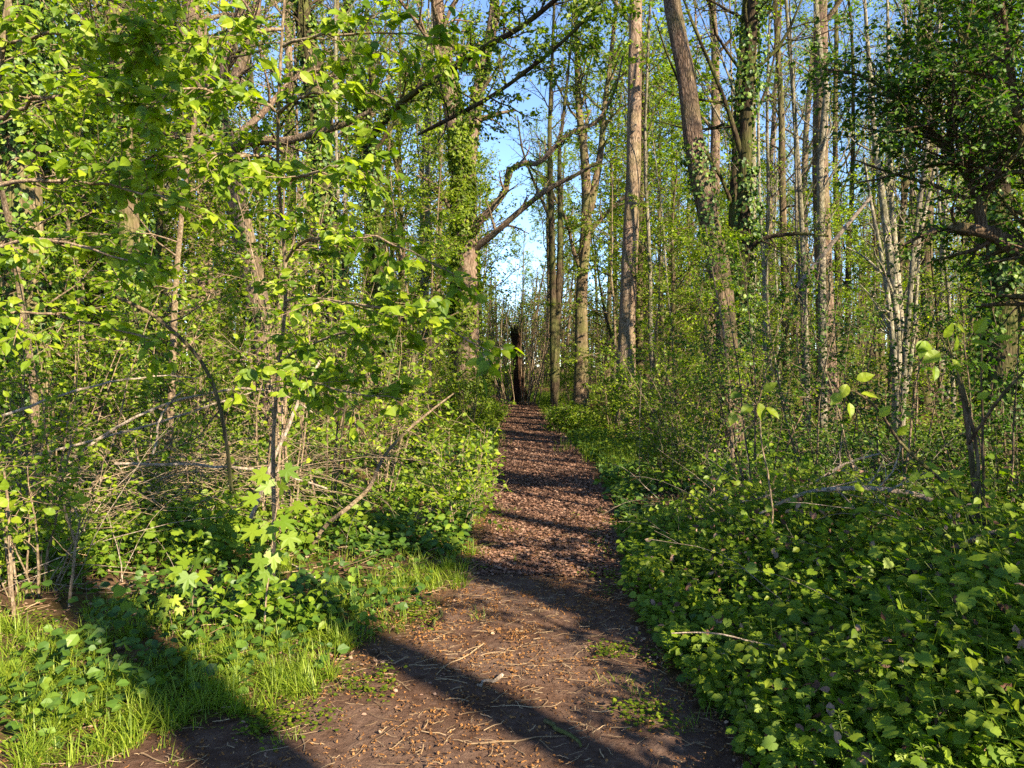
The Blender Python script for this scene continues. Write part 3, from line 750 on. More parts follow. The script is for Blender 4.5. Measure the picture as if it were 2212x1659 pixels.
def put(kind, proto, x, y, sc, rz=None):
    PLACED.append(dict(kind=kind, proto=proto, x=x, y=y, sc=sc, rz=random.uniform(0, 6.28) if rz is None else rz))

# the wood in depth: jittered, kept off the path and out of the light that falls on the near bank
taken = []
def scatter(kind, protos, n, y0, y1, mind, smin, smax, power=1.0, half=.76, extra=2.0, cond=None, names=None):
    c = 0; tries = 0
    while c < n and tries < n * 60:
        tries += 1
        y = y0 + (y1 - y0) * random.random() ** power; x = random.uniform(-1, 1) * (half * y + extra)
        if path_dist(x, y) < (1.2 if kind != 'shrub' else .55): continue
        if cond and not cond(x, y): continue
        if any((x - a) ** 2 + (y - b) ** 2 < mind ** 2 for a, b in taken[-400:]): continue
        taken.append((x, y)); c += 1
        put(kind, random.choice(protos), x, y, random.uniform(smin, smax))
SIGHT = [(1010, 21), (700, 15), (540, 12.5), (1560, 12), (1610, 15), (1256, 27), (1200, 25), (280, 12), (1775, 17), (1935, 14.5), (810, 18)]
def seen(x, y):      # leave the views to the main trunks mostly open
    px = CX + FPX * x / y
    return not any(y < D and abs(px - p) < 1800 / y * .55 + 20 for p, D in SIGHT) or random.random() < .12
def gap(x, y):      # the opening over the path, where the sky shows
    px = CX + FPX * x / y
    return not (1025 < px < 1345 and y < 92)
random.seed(21)
for px_, D_, sc_ in [(1400, 44, 1.1), (1450, 50, 1.1), (1310, 47, 1.1), (640, 30, 1.0), (870, 36, 1.0), (420, 30, 1.0), (200, 26, 1.0), (930, 44, 1.1), (1200, 62, 1.0)]:
    put('tall', TALL[5], (px_ - CX) / FPX * D_, D_, sc_)
TALL_ = TALL[:5]
scatter('tall', TALL_, 26, 17, 32, 2.6, .85, 1.1, cond=lambda x, y: gap(x, y))
scatter('tall', TALL, 60, 32, 60, 2.2, .8, 1.15, cond=gap)
scatter('tall', TALL, 50, 60, 95, 3, .8, 1.1, half=.74)
scatter('pole', POLE, 45, 14, 40, 1.0, .8, 1.15, cond=lambda x, y: gap(x, y) and (x > 0 or random.random() < .45))
scatter('medium', MEDIUM, 14, 12, 24, 1.5, .7, 1.1, cond=lambda x, y: seen(x, y) and ((x < 0 and gap(x, y) and CX + FPX * x / y < 960) or (x > 2.6 and y > 18 and random.random() < .15)))
scatter('medium', MEDIUM, 22, 26, 50, 1.8, .7, 1.0, cond=gap)
scatter('shrub', SHRUB, 17, 6.5, 14, .8, .7, 1.05, cond=lambda x, y: seen(x, y) and (x < -1.0 or x > 4.2))
scatter('shrub', SHRUB, 46, 14, 34, 1.0, .7, 1.2, cond=lambda x, y: not (0 < x < 3.6 + .02 * y) or y > 28)

for px_, D_, k_, sc_ in [(90, 7.6, 0, 1.0), (350, 8.6, 1, 1.1), (590, 10.5, 1, .85), (900, 12.5, 0, .8), (1590, 10.6, 1, .7), (190, 12.5, 2, 1.1), (1410, 19, 2, .8), (1330, 25, 2, 1.2), (930, 19, 2, 1.0), (1850, 20, 1, .9), (470, 18, 2, 1.3), (30, 10, 2, 1.0)]:
    put('layer', LAYER[k_], (px_ - CX) / FPX * D_, D_, sc_)
for px_, D_, k_, sc_ in [(210, 15, 0, 1.0), (30, 13.5, 2, .9), (600, 22, 4, 1.1), (740, 24, 4, 1.2),
        (880, 23, 0, 1.2), (320, 18, 4, 1.15), (120, 16, 0, 1.2), (930, 28, 4, 1.3), (1440, 27, 4, 1.1), (1340, 31, 4, 1.4), (1500, 23, 0, .7), (2040, 17, 1, .8), (2150, 15, 2, .8), (1560, 27, 4, 1.0), (1440, 32, 0, 1.4),
        (1820, 30, 4, 1.0), (1030, 34, 4, 1.3), (1640, 20, 1, 1.0), (160, 15, 4, .9), (370, 21, 4, 1.2)]:
    put('medium', MEDIUM[k_], (px_ - CX) / FPX * D_, D_, sc_)
for px_, D_, k_, sc_ in [(1330, 50, 0, 1.0), (1290, 66, 3, 1.0), (1040, 60, 3, .9), (1365, 40, 0, .9)]:
    put('tall', TALL[k_], (px_ - CX) / FPX * D_, D_, sc_)
# ------------------------------------------------------------------ the trees one can tell apart
def ctrl(points, K):
    """[(px, py, D, radius)] -> world points and radii"""
    c = np.array([[*P(a, b, d), r] for a, b, d, r in points]); s = spline(c, K); return s[:, :3], s[:, 3]
def hero(name, label, cat, pts, K, levels, bark, leafm, leaf, limbs=(), ivy=None, landmark=None, **kw):
    p, r = ctrl(pts, K)
    if p[0, 2] > -.1 and kw.pop('rooted', True): p = np.vstack([[p[0, 0], p[0, 1], -.2], p]); r = np.concatenate([[r[0] * 1.25], r])
    base = np.array([p[0, 0], p[0, 1], 0.0])
    ll = []
    for (lp, lk, lev, lleaf) in limbs:
        q, qr = ctrl(lp, lk); ll.append((q - base, qr, lev, lleaf))
    iv = None
    if ivy:
        iv = []
        for which, n, size, t0, t1, patch, seed, out in ivy:
            if which < 0: iv.append(((p - base), r, n, size, t0, t1, patch, seed, out))
            else: iv.append((ll[which][0], ll[which][1], n, size, t0, t1, patch, seed, out))
    o, k = tree(name, tuple(base), p - base, r, levels, bark, leafm, leaf, label, cat=cat, limbs=ll, ivy=iv, **kw)
    if landmark: LANDMARKS.append((landmark, pts[0][0], pts[0][2]))
    return o
CR = lambda h: [dict(n=12, t0=.55, ang=(30, 65), len=(h * .5, h), K=7, wob=.16, trop=.06, rf=.4, s=5),
                dict(n=6, t0=.2, ang=(25, 60), len=(1.0, 2.0), K=5, wob=.18, trop=.04, rmin=.007, s=4),
                dict(n=4, t0=.15, ang=(25, 70), len=(.4, 1.0), K=4, wob=.2, trop=.02, rmin=.004, s=3)]
TW = lambda a, b, n=10, m=4: [dict(n=n, t0=.15, ang=(30, 70), len=(a, b), K=6, wob=.16, trop=.03, rf=.45, s=4, rmin=.005),
                dict(n=m, t0=.15, ang=(25, 65), len=(a * .4, b * .5), K=4, wob=.2, trop=.0, rmin=.0035, s=3)]

hero('leaning_oak', 'tall bare sunlit trunk leaning over the path with ridged pinkish brown bark', 'tree',
     [(1585, 1010, 12, .20), (1572, 780, 12, .165), (1556, 600, 12, .168), (1530, 470, 12.05, .158), (1502, 330, 12.1, .162), (1482, 160, 12.2, .146), (1452, 0, 12.3, .138), (1432, -300, 12.6, .14), (1440, -700, 13, .10)],
     26, CR(3.2), M_LEAN, M_SPRING, (3, .08), ivy=[(-1, 2600, .06, .0, .42, .45, 14, .09)], landmark='the leaning trunk', sides0=24, ridge=.06)
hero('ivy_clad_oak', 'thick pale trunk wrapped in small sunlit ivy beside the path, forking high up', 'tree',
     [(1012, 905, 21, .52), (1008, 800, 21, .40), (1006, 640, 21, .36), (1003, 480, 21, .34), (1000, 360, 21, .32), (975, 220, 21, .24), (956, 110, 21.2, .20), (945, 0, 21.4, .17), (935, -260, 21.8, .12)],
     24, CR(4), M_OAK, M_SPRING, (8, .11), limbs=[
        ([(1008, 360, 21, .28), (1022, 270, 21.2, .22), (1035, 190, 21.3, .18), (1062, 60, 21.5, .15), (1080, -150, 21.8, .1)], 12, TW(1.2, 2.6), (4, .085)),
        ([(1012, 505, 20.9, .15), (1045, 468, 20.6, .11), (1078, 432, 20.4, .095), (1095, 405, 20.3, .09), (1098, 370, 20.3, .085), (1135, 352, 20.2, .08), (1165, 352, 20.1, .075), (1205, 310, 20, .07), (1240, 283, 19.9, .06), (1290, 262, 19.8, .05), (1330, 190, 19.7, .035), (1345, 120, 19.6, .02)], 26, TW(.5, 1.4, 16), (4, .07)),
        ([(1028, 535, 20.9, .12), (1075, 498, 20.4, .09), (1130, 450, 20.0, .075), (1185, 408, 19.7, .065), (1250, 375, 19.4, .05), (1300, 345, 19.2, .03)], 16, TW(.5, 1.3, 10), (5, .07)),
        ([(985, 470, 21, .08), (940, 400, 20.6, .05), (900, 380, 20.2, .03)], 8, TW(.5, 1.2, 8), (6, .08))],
     ivy=[(-1, 14000, .10, 0, .66, .33, 1, .07), (0, 1500, .10, 0, .8, .35, 2, .06), (1, 1500, .07, 0, .9, .45, 3, .05), (2, 600, .07, 0, .6, .6, 4, .03)], ivym=M_MID, landmark='the ivy clad oak', sides0=20, ridge=.06)  # ivy here takes a lighter leaf colour so it looks sunlit
hero('forked_tree', 'brown trunk standing beyond the shrubs that forks into two upright limbs', 'tree',
     [(1255, 830, 27, .27), (1256, 720, 27, .24), (1257, 620, 27, .21), (1264, 520, 27, .20), (1268, 430, 27, .19), (1262, 330, 27, .15), (1250, 230, 27.2, .12), (1245, 90, 27.5, .09), (1240, -100, 28, .06)],
     20, CR(3.6), M_BROWN, M_SPRING, (11, .13), limbs=[
        ([(1272, 460, 27, .17), (1285, 400, 27, .14), (1298, 330, 27, .12), (1305, 240, 27, .10), (1322, 100, 27.2, .08), (1340, -80, 27.5, .05)], 12, TW(1.2, 2.8, 16, 7), (8, .11)),
        ([(1258, 590, 27, .08), (1238, 540, 26.8, .07), (1225, 480, 26.6, .06), (1195, 420, 26.4, .05), (1180, 380, 26.2, .03)], 10, TW(.6, 1.5, 8), (3, .09)),
        ([(1275, 500, 27, .08), (1330, 440, 26.8, .06), (1385, 400, 26.6, .045), (1400, 330, 26.5, .03)], 10, TW(.6, 1.6, 9), (4, .09))], landmark='the forked tree', sides0=14)
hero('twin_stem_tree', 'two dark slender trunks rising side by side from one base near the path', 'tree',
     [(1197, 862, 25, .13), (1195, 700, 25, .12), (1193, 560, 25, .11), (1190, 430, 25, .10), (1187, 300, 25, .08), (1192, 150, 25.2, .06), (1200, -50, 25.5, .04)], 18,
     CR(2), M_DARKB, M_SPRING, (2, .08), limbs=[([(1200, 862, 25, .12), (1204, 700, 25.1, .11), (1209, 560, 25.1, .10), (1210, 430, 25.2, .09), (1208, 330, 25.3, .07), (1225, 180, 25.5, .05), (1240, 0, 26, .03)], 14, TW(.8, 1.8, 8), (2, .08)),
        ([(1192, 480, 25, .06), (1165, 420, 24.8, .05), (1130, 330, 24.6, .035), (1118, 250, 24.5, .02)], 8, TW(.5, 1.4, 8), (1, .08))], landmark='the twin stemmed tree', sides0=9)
hero('ivy_covered_tree', 'upright dark trunk with tufts of dark ivy standing behind the leaning trunk', 'tree',
     [(1597, 860, 15, .15), (1600, 700, 15, .14), (1606, 560, 15, .13), (1608, 400, 15, .125), (1612, 250, 15, .12), (1622, 100, 15, .115), (1628, -60, 15.2, .1), (1630, -400, 15.5, .07)],
     20, CR(2.5), M_DARKB, M_MID, (3, .08), limbs=[
        ([(1600, 330, 15, .06), (1570, 230, 14.8, .045), (1530, 130, 14.6, .035), (1500, 60, 14.5, .03), (1470, -20, 14.4, .02)], 10, TW(.4, 1.2, 10), (4, .07)),
        ([(1608, 545, 15, .055), (1650, 515, 14.8, .045), (1720, 505, 14.6, .035), (1790, 510, 14.4, .02)], 10, TW(.4, 1.1, 8), (3, .07))],
     ivy=[(-1, 5200, .085, .1, .85, .30, 5, .26)], landmark='the dark ivy covered trunk', sides0=12)
hero('left_oak', 'ridged grey brown trunk leaning to one side among bright leaves with a thick side limb', 'tree',
     [(600, 960, 12.5, .24), (580, 800, 12.5, .21), (560, 680, 12.5, .195), (535, 560, 12.5, .19), (508, 430, 12.5, .185), (482, 300, 12.5, .18), (450, 180, 12.6, .16), (415, 40, 12.8, .13), (395, -200, 13, .1)],
     24, CR(3), M_OAK, M_SPRING, (4, .075), limbs=[
        ([(492, 335, 12.5, .10), (520, 312, 12.3, .085), (570, 303, 12, .075), (620, 305, 11.8, .07), (665, 292, 11.6, .06), (740, 270, 11.4, .045), (800, 240, 11.2, .03)], 14, TW(.4, 1.2, 12), (6, .075)),
        ([(470, 250, 12.6, .12), (500, 190, 12.8, .10), (530, 110, 13, .09), (552, 30, 13.2, .08), (565, -100, 13.4, .06)], 10, TW(.6, 1.6, 12), (6, .075)),
        ([(470, 300, 12.4, .07), (430, 295, 12, .06), (370, 290, 11.6, .05), (290, 250, 11.2, .03)], 10, TW(.4, 1.2, 10), (6, .075))],
     ivy=[(-1, 2600, .08, .25, .75, .48, 6, .06)], landmark='the ridged leaning oak', sides0=22, ridge=.06)
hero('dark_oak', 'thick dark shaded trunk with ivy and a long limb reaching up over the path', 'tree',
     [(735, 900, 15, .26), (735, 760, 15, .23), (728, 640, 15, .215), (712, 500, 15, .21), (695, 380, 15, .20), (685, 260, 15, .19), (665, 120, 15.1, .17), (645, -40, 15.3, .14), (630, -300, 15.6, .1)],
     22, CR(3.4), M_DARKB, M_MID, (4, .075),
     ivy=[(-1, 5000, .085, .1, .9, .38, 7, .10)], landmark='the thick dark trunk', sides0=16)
hero('arching_limb_tree', 'dark slim tree with two long limbs arching upward across the sky above the path', 'tree',
     [(838, 880, 18, .20), (830, 700, 18, .17), (818, 540, 18, .16), (805, 430, 18, .15), (795, 300, 18, .14), (770, 180, 18, .12), (755, 60, 18.1, .10), (740, -120, 18.3, .07)],
     20, CR(2.4), M_DARKB, M_MID, (3, .08), limbs=[
        ([(800, 300, 18, .10), (850, 238, 16.5, .075), (910, 190, 15, .065), (965, 158, 13.8, .06), (1040, 105, 12.6, .052), (1120, 62, 11.6, .045), (1200, 0, 10.8, .035), (1260, -60, 10, .02)], 22, TW(.4, 1.7, 30, 8), (11, .085)),
        ([(905, 290, 14.5, .03), (960, 262, 13.6, .04), (1050, 215, 12.6, .036), (1130, 160, 11.8, .032), (1210, 95, 11, .028), (1280, 25, 10.4, .024), (1340, -50, 10, .015)], 18, TW(.4, 1.7, 28, 8), (11, .085))],
     ivy=[(-1, 4200, .085, .05, .9, .34, 8, .10)], landmark='the arching limb tree', sides0=12)
hero('ivy_mantled_tree', 'old trunk smothered in hanging dark ivy at the edge of the wood', 'tree',
     [(70, 960, 8.5, .24), (62, 700, 8.5, .21), (50, 450, 8.5, .20), (45, 200, 8.6, .18), (60, -50, 8.8, .15), (50, -500, 9, .1)],
     18, TW(.8, 2.2, 14), M_BROWN, M_SPRING, (7, .065), ivy=[(-1, 11000, .075, .02, .95, .3, 9, .36)], landmark='the ivy mantled trunk', sides0=12)
hero('ivy_column_tree', 'straight trunk with reddish bark showing between patches of sunlit ivy', 'tree',
     [(330, 930, 12, .22), (312, 780, 12, .19), (290, 600, 12, .17), (272, 420, 12, .16), (258, 200, 12, .14), (250, 0, 12.2, .12), (240, -300, 12.4, .08)],
     18, CR(2.2), M_BROWN, M_SPRING, (4, .07), ivy=[(-1, 9000, .075, .02, .95, .28, 10, .28)], landmark='the trunk with patchy ivy', sides0=12)
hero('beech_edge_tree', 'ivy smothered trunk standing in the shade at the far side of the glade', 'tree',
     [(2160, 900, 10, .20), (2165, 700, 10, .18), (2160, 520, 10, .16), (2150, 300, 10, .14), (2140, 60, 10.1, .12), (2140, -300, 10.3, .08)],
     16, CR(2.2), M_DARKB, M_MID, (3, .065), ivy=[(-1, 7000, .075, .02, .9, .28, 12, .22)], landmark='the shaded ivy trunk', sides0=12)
# slim pale trunks right of the leaning one
def slim(label, pts, bark=M_PALE, n=12, lf=(3, .07), name='slim_tree', lm=None):
    hero(name, label, 'tree', pts, 16, [dict(n=n, t0=.2, ang=(25, 60), len=(.8, 2.0), K=6, wob=.16, trop=.06, rf=.35, s=4, rmin=.005),
        dict(n=5, t0=.15, ang=(25, 60), len=(.3, .8), K=4, wob=.2, trop=.02, rmin=.0035, s=3)], bark, M_SPRING, lf, landmark=lm, sides0=8)
slim('pale slim trunk with a kink and small side limbs, thickest of the pale stems', [(1778, 900, 17, .10), (1776, 700, 17, .095), (1774, 500, 17, .09), (1773, 330, 17, .085), (1786, 215, 17, .08), (1772, 120, 17, .07), (1762, 0, 17, .06), (1755, -250, 17.3, .04)], lm='the kinked pale trunk')
slim('whitish thin straight trunk leaning slightly, with lichen along its lit side', [(1745, 880, 16, .065), (1738, 650, 16, .06), (1732, 480, 16, .055), (1722, 330, 16, .05), (1712, 180, 16, .045), (1698, 0, 16, .035), (1690, -200, 16.2, .025)])
slim('thin upright pole with pale bark, next to the dark ivy covered trunk', [(1652, 880, 18, .05), (1650, 600, 18, .045), (1641, 420, 18, .04), (1638, 250, 18, .035), (1640, 50, 18, .03), (1640, -120, 18, .02)])
slim('thin pale pole crossing behind its neighbour pole above the shrubs', [(1668, 880, 19, .055), (1655, 600, 19, .05), (1660, 420, 19, .045), (1657, 250, 19, .04), (1662, 60, 19, .03), (1668, -120, 19, .02)])
slim('grey brown trunk with bare drooping side limbs above the pale stems', [(1700, 900, 22, .12), (1695, 600, 22, .11), (1690, 400, 22, .10), (1688, 240, 22, .095), (1680, 100, 22, .085), (1672, -60, 22, .07)], M_BROWN, 14, (2, .08))
# fan of pale stems
hero('fan_stem_tree', 'clump of pale grey stems fanning upward from a single base', 'tree',
     [(1940, 850, 14.5, .10), (1936, 700, 14.5, .085), (1922, 560, 14.5, .075), (1905, 420, 14.5, .065), (1890, 300, 14.5, .055), (1880, 180, 14.5, .045), (1868, 0, 14.6, .03)], 16,
     TW(.8, 1.8, 10), M_PALE, M_SPRING, (3, .06), limbs=[
        ([(1945, 850, 14.6, .085), (1945, 700, 14.7, .075), (1935, 560, 14.8, .065), (1925, 420, 14.9, .055), (1920, 250, 15, .045), (1918, 60, 15, .03), (1915, -100, 15, .02)], 14, TW(.6, 1.5, 9), (3, .06)),
        ([(1950, 850, 14.5, .06), (1960, 700, 14.4, .055), (1975, 560, 14.3, .045), (2005, 430, 14.2, .035), (2030, 300, 14.2, .025), (2050, 180, 14.2, .015)], 12, TW(.5, 1.4, 9), (3, .06)),
        ([(1935, 850, 14.5, .06), (1925, 700, 14.3, .05), (1905, 560, 14.2, .04), (1880, 430, 14.1, .03), (1865, 330, 14, .02)], 12, TW(.5, 1.4, 9), (3, .06)),
        ([(1955, 850, 14.7, .05), (1968, 780, 14.8, .04), (1985, 560, 15, .03), (1995, 300, 15.2, .02)], 10, TW(.5, 1.4, 8), (3, .06))], landmark='the fan of pale stems', sides0=10)
# broken pale branch hung up slantwise
def stick(name, label, pts, K=10, bark=M_DEAD, lev=None, cat='branch', sides=8, leaf=None, leafm=None, T=L_OVAL):
    p, r = ctrl(pts, K); base = p[0].copy(); mw = MB()
    tubes(mw, p - base, r, sides, ridge=.06)
    if lev:
        cur, cr = (p - base)[None], r[None]
        for L in lev:
            cur, cr = branch(cur, cr, L['n'], L.get('t0', .15), .98, L['ang'], L['len'], 6, L.get('wob', .15), L.get('trop', 0), L.get('rf', .5), rmin=.0018); tubes(mw, cur, cr, 4)
    if leaf:
        root = empty(name, tuple(base), label, cat); mw.build('stem', bark, root, smooth=True)
        ml = MB(); leaf_on(ml, cur, cr, leaf[0], leaf[1], T); ml.build('foliage', leafm, root); return root
    o = mw.build(name, bark, smooth=True, loc=tuple(base)); tag(o, label, cat); return o
stick('broken_branch', 'pale snapped branch propped slantwise between slim trunks', [(1720, 620, 12, .035), (1790, 535, 12.2, .035), (1835, 480, 12.4, .032), (1882, 425, 12.6, .028)], lev=[dict(n=3, ang=(30, 60), len=(.2, .5))])

# dead snag at the bend of the path
base = P(1121, 862, 30); base[2] = H(base[0], base[1]); root = empty('dead_snag', tuple(base), 'dark reddish rotten tree stub at the bend of the path, ragged on top', 'dead tree')
mw = MB(); p, r = ctrl([(1124, 866, 30, .36), (1121, 840, 30, .24), (1118, 790, 30, .19), (1117, 750, 30, .19), (1113, 718, 30, .21)], 12); p -= base
tubes(mw, p, r, 14, ridge=.13, cap=True)
for _ in range(7):
    a = random.random() * 6.28; s0 = p[-1] + np.array([math.cos(a) * .12, math.sin(a) * .12, -.1]); q = grow(s0[None], np.array([[math.cos(a) * .4, math.sin(a) * .4, 1]]), np.array([random.uniform(.2, .5)]), 4, .1)
    tubes(mw, q, np.array([[.06, .045, .03, .006]]), 5)
mw.build('trunk', M_SNAG, root, smooth=True)
mw = MB(); n = 70; a = rng.random(n) * 6.28
q = grow(p[-1][None] + rng.normal(size=(n, 3)) * .1 - np.array([0, 0, .15]), np.stack([np.cos(a), np.sin(a), .3 + rng.random(n)], -1), rng.uniform(.4, 1.1, n), 6, .25, .02); tubes(mw, q, np.linspace(.012, .004, 6)[None] * np.ones((n, 1)), 3)
mw.build('twigs', M_DARKB, root)
LANDMARKS.append(('the dead snag', 1120, 30))
mw = MB(); n = 46; a = rng.random(n) * 6.28; rr0 = .3 + .5 * rng.random(n)
q = grow(np.stack([rr0 * np.cos(a), rr0 * np.sin(a), 0 * a - .05], -1), np.stack([np.cos(a) * .25, np.sin(a) * .25, np.ones(n)], -1), rng.uniform(1.2, 4.5, n), 9, .06, .02); tubes(mw, q, np.linspace(.022, .008, 9)[None] * np.ones((n, 1)), 4)
o = mw.build('sucker_shoots', M_TWIG, smooth=True, loc=tuple(base)); tag(o, 'bare upright shoots springing up around the dark rotten stub', 'shoots')

# ---- shaded tree leaning in from the right, close to the camera
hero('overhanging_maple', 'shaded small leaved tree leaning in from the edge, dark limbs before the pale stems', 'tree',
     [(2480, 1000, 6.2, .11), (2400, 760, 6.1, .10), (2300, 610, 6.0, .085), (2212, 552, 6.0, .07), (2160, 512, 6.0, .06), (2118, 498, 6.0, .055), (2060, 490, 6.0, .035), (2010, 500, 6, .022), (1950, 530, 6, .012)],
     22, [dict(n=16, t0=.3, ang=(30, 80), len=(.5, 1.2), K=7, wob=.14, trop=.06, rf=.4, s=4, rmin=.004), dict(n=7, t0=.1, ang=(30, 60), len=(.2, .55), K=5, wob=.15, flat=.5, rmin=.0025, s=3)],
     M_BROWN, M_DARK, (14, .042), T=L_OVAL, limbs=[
        ([(2122, 500, 6.0, .045), (2112, 430, 6.0, .04), (2085, 370, 6, .036), (2050, 325, 6, .03), (2010, 280, 6, .024), (1960, 250, 6, .018), (1900, 245, 6, .012)], 18,
         [dict(n=34, t0=.05, ang=(30, 80), len=(.5, 1.3), K=7, wob=.14, trop=.05, rf=.5, s=4, rmin=.003), dict(n=11, t0=.1, ang=(30, 60), len=(.2, .6), K=5, wob=.15, flat=.5, rmin=.002, s=3)], (8, .05)),
        ([(1985, 265, 6, .02), (1920, 200, 6.1, .016), (1850, 160, 6.2, .012), (1780, 150, 6.3, .008)], 10,
         [dict(n=16, t0=.05, ang=(30, 80), len=(.4, 1.0), K=7, wob=.14, trop=.03, rf=.5, s=4, rmin=.003), dict(n=8, t0=.1, ang=(30, 60), len=(.2, .6), K=5, wob=.15, flat=.5, rmin=.002, s=3)], (6, .05)),
        ([(2055, 330, 6, .024), (2050, 270, 5.9, .02), (2060, 190, 5.8, .016), (2085, 90, 5.7, .012), (2100, 0, 5.6, .008)], 10,
         [dict(n=24, t0=.05, ang=(30, 80), len=(.4, 1.2), K=7, wob=.14, trop=.05, rf=.5, s=4, rmin=.003), dict(n=11, t0=.1, ang=(30, 60), len=(.2, .5), K=5, wob=.15, flat=.5, rmin=.002, s=3)], (8, .05)),
        ([(2330, 640, 6, .05), (2260, 480, 5.8, .04), (2215, 330, 5.6, .034), (2190, 200, 5.4, .028), (2170, 60, 5.2, .02), (2150, -80, 5, .012)], 14,
         [dict(n=24, t0=.1, ang=(30, 85), len=(.5, 1.4), K=7, wob=.14, trop=.02, rf=.5, s=4, rmin=.003), dict(n=12, t0=.1, ang=(30, 60), len=(.2, .6), K=5, wob=.15, flat=.5, rmin=.002, s=3)], (15, .046))],
     landmark='the shaded overhanging tree', sides0=10)
# small leafy shrub with many fine dark leaves in front of the leaning trunk
for (px, D, sc, lab) in [(1640, 8.6, 1.25, 'dark green fine leaved shrub in front of the leaning trunk'), (1800, 8.0, 1.1, 'dark green shrub below the kinked pale trunk, half in shade')]:
    pass

# ---- hornbeam branches hanging in from the left, large fresh leaves close to the camera
def spray_tree(name, label, trunk_pts, sprays, bark, leafm, lsize, T, nl=5, cat='tree', tw=(.18, .5), ntw=9):
    p, r = ctrl(trunk_pts, 16); base = np.array([p[0, 0], p[0, 1], 0.]); root = empty(name, tuple(base), label, cat)
    mw, ml = MB(), MB(); tubes(mw, p - base, r, 9, ridge=.05)
    for sp in sprays:
        q, qr = ctrl(sp, 14); q -= base; q = q + np.cumsum(rng.normal(size=q.shape) * .012, 0)
        tubes(mw, q, qr, 6)
        b1, r1 = branch(q[None], qr[None], ntw + 6, .08, .98, (30, 65), (tw[0] * 1.2, tw[1] * 1.3), 6, .12, -.01, .5, flat=.8, rmin=.0022); tubes(mw, b1, r1, 4)
        b2, r2 = branch(b1, r1, 3, .2, .9, (30, 55), (tw[0] * .5, tw[1] * .5), 4, .12, -.02, .6, flat=.8, rmin=.0015); tubes(mw, b2, r2, 3)
        leaf_on(ml, b1, r1, nl, lsize, T, droop=.45, spread=.9, jit=.005); leaf_on(ml, b2, r2, max(nl - 1, 2), lsize, T, droop=.45, spread=.9, jit=.005)
        leaf_on(ml, q[None], qr[None], 4, lsize, T, droop=.4, jit=.005)
    mw.build('trunk', bark, root, smooth=True); ml.build('crown', leafm, root); return root
spray_tree('hornbeam', 'slender hornbeam whose low sprays of large ribbed leaves hang before the dark trunks',
    [(590, 1270, 4.9, .014), (592, 1100, 4.9, .014), (590, 950, 4.9, .013), (604, 780, 4.8, .012), (618, 620, 4.7, .011), (600, 350, 4.5, .010), (606, 120, 4.3, .009), (620, -60, 4.2, .006)],
    [[(600, 800, 4.8, .009), (640, 740, 4.4, .008), (760, 690, 3.9, .007), (900, 680, 3.7, .004)],
     [(617, 650, 4.7, .009), (670, 640, 4.3, .008), (790, 650, 3.8, .007), (930, 690, 3.6, .005), (1060, 750, 3.5, .003)],
     [(603, 400, 4.5, .009), (650, 390, 4.0, .008), (720, 385, 3.8, .005), (800, 410, 3.6, .003)],
     [(614, 560, 4.6, .009), (670, 520, 4.1, .010), (780, 500, 3.9, .007), (900, 520, 3.7, .005), (1000, 570, 3.6, .003)],
     [(590, 240, 4.3, .010), (640, 200, 4.1, .008), (720, 190, 3.9, .005), (830, 200, 3.8, .003)],
     [(590, 240, 4.3, .010), (500, 210, 4.0, .008), (400, 200, 3.8, .005), (290, 240, 3.6, .003)],
     [(610, 100, 4.2, .010), (700, 60, 4.0, .008), (820, 50, 3.9, .005), (960, 70, 3.8, .003)],
     [(610, 60, 4.2, .010), (520, 60, 4.0, .008), (420, 80, 3.8, .005), (260, 100, 3.6, .003)],
     [(600, 350, 4.5, .009), (490, 330, 4.0, .008), (380, 330, 3.8, .005), (240, 370, 3.7, .003)],
     [(604, 790, 4.8, .009), (650, 800, 4.4, .008), (740, 830, 4.0, .005), (880, 850, 3.9, .003)]],
    M_TWIG, M_SPRING, .074, L_FINE)
spray_tree('hornbeam', 'young hornbeam at the wood edge with tiers of leaves across its slim stem',
    [(-120, 1300, 4.2, .04), (-90, 900, 4.2, .034), (-60, 560, 4.1, .03), (-20, 250, 4.0, .024), (20, 0, 3.9, .018), (40, -200, 3.9, .01)],
    [[(-60, 560, 4.1, .012), (60, 540, 3.9, .010), (180, 560, 3.8, .007), (330, 600, 3.7, .004)],
     [(-40, 400, 4.1, .012), (80, 370, 3.9, .010), (220, 370, 3.8, .007), (360, 390, 3.6, .004), (460, 430, 3.6, .003)],
     [(-20, 250, 4.0, .012), (80, 230, 3.8, .010), (200, 230, 3.7, .007), (340, 250, 3.6, .004)],
     [(0, 100, 4.0, .010), (100, 80, 3.8, .008), (220, 90, 3.7, .005), (330, 120, 3.7, .003)],
     [(-70, 700, 4.1, .010), (60, 690, 3.9, .008), (190, 710, 3.8, .005), (330, 740, 3.7, .003)],
     [(10, 20, 4.0, .010), (80, -10, 3.8, .008), (220, -10, 3.7, .005), (420, 10, 3.7, .003)]],
    M_TWIG, M_SPRING, .066, L_FINE)

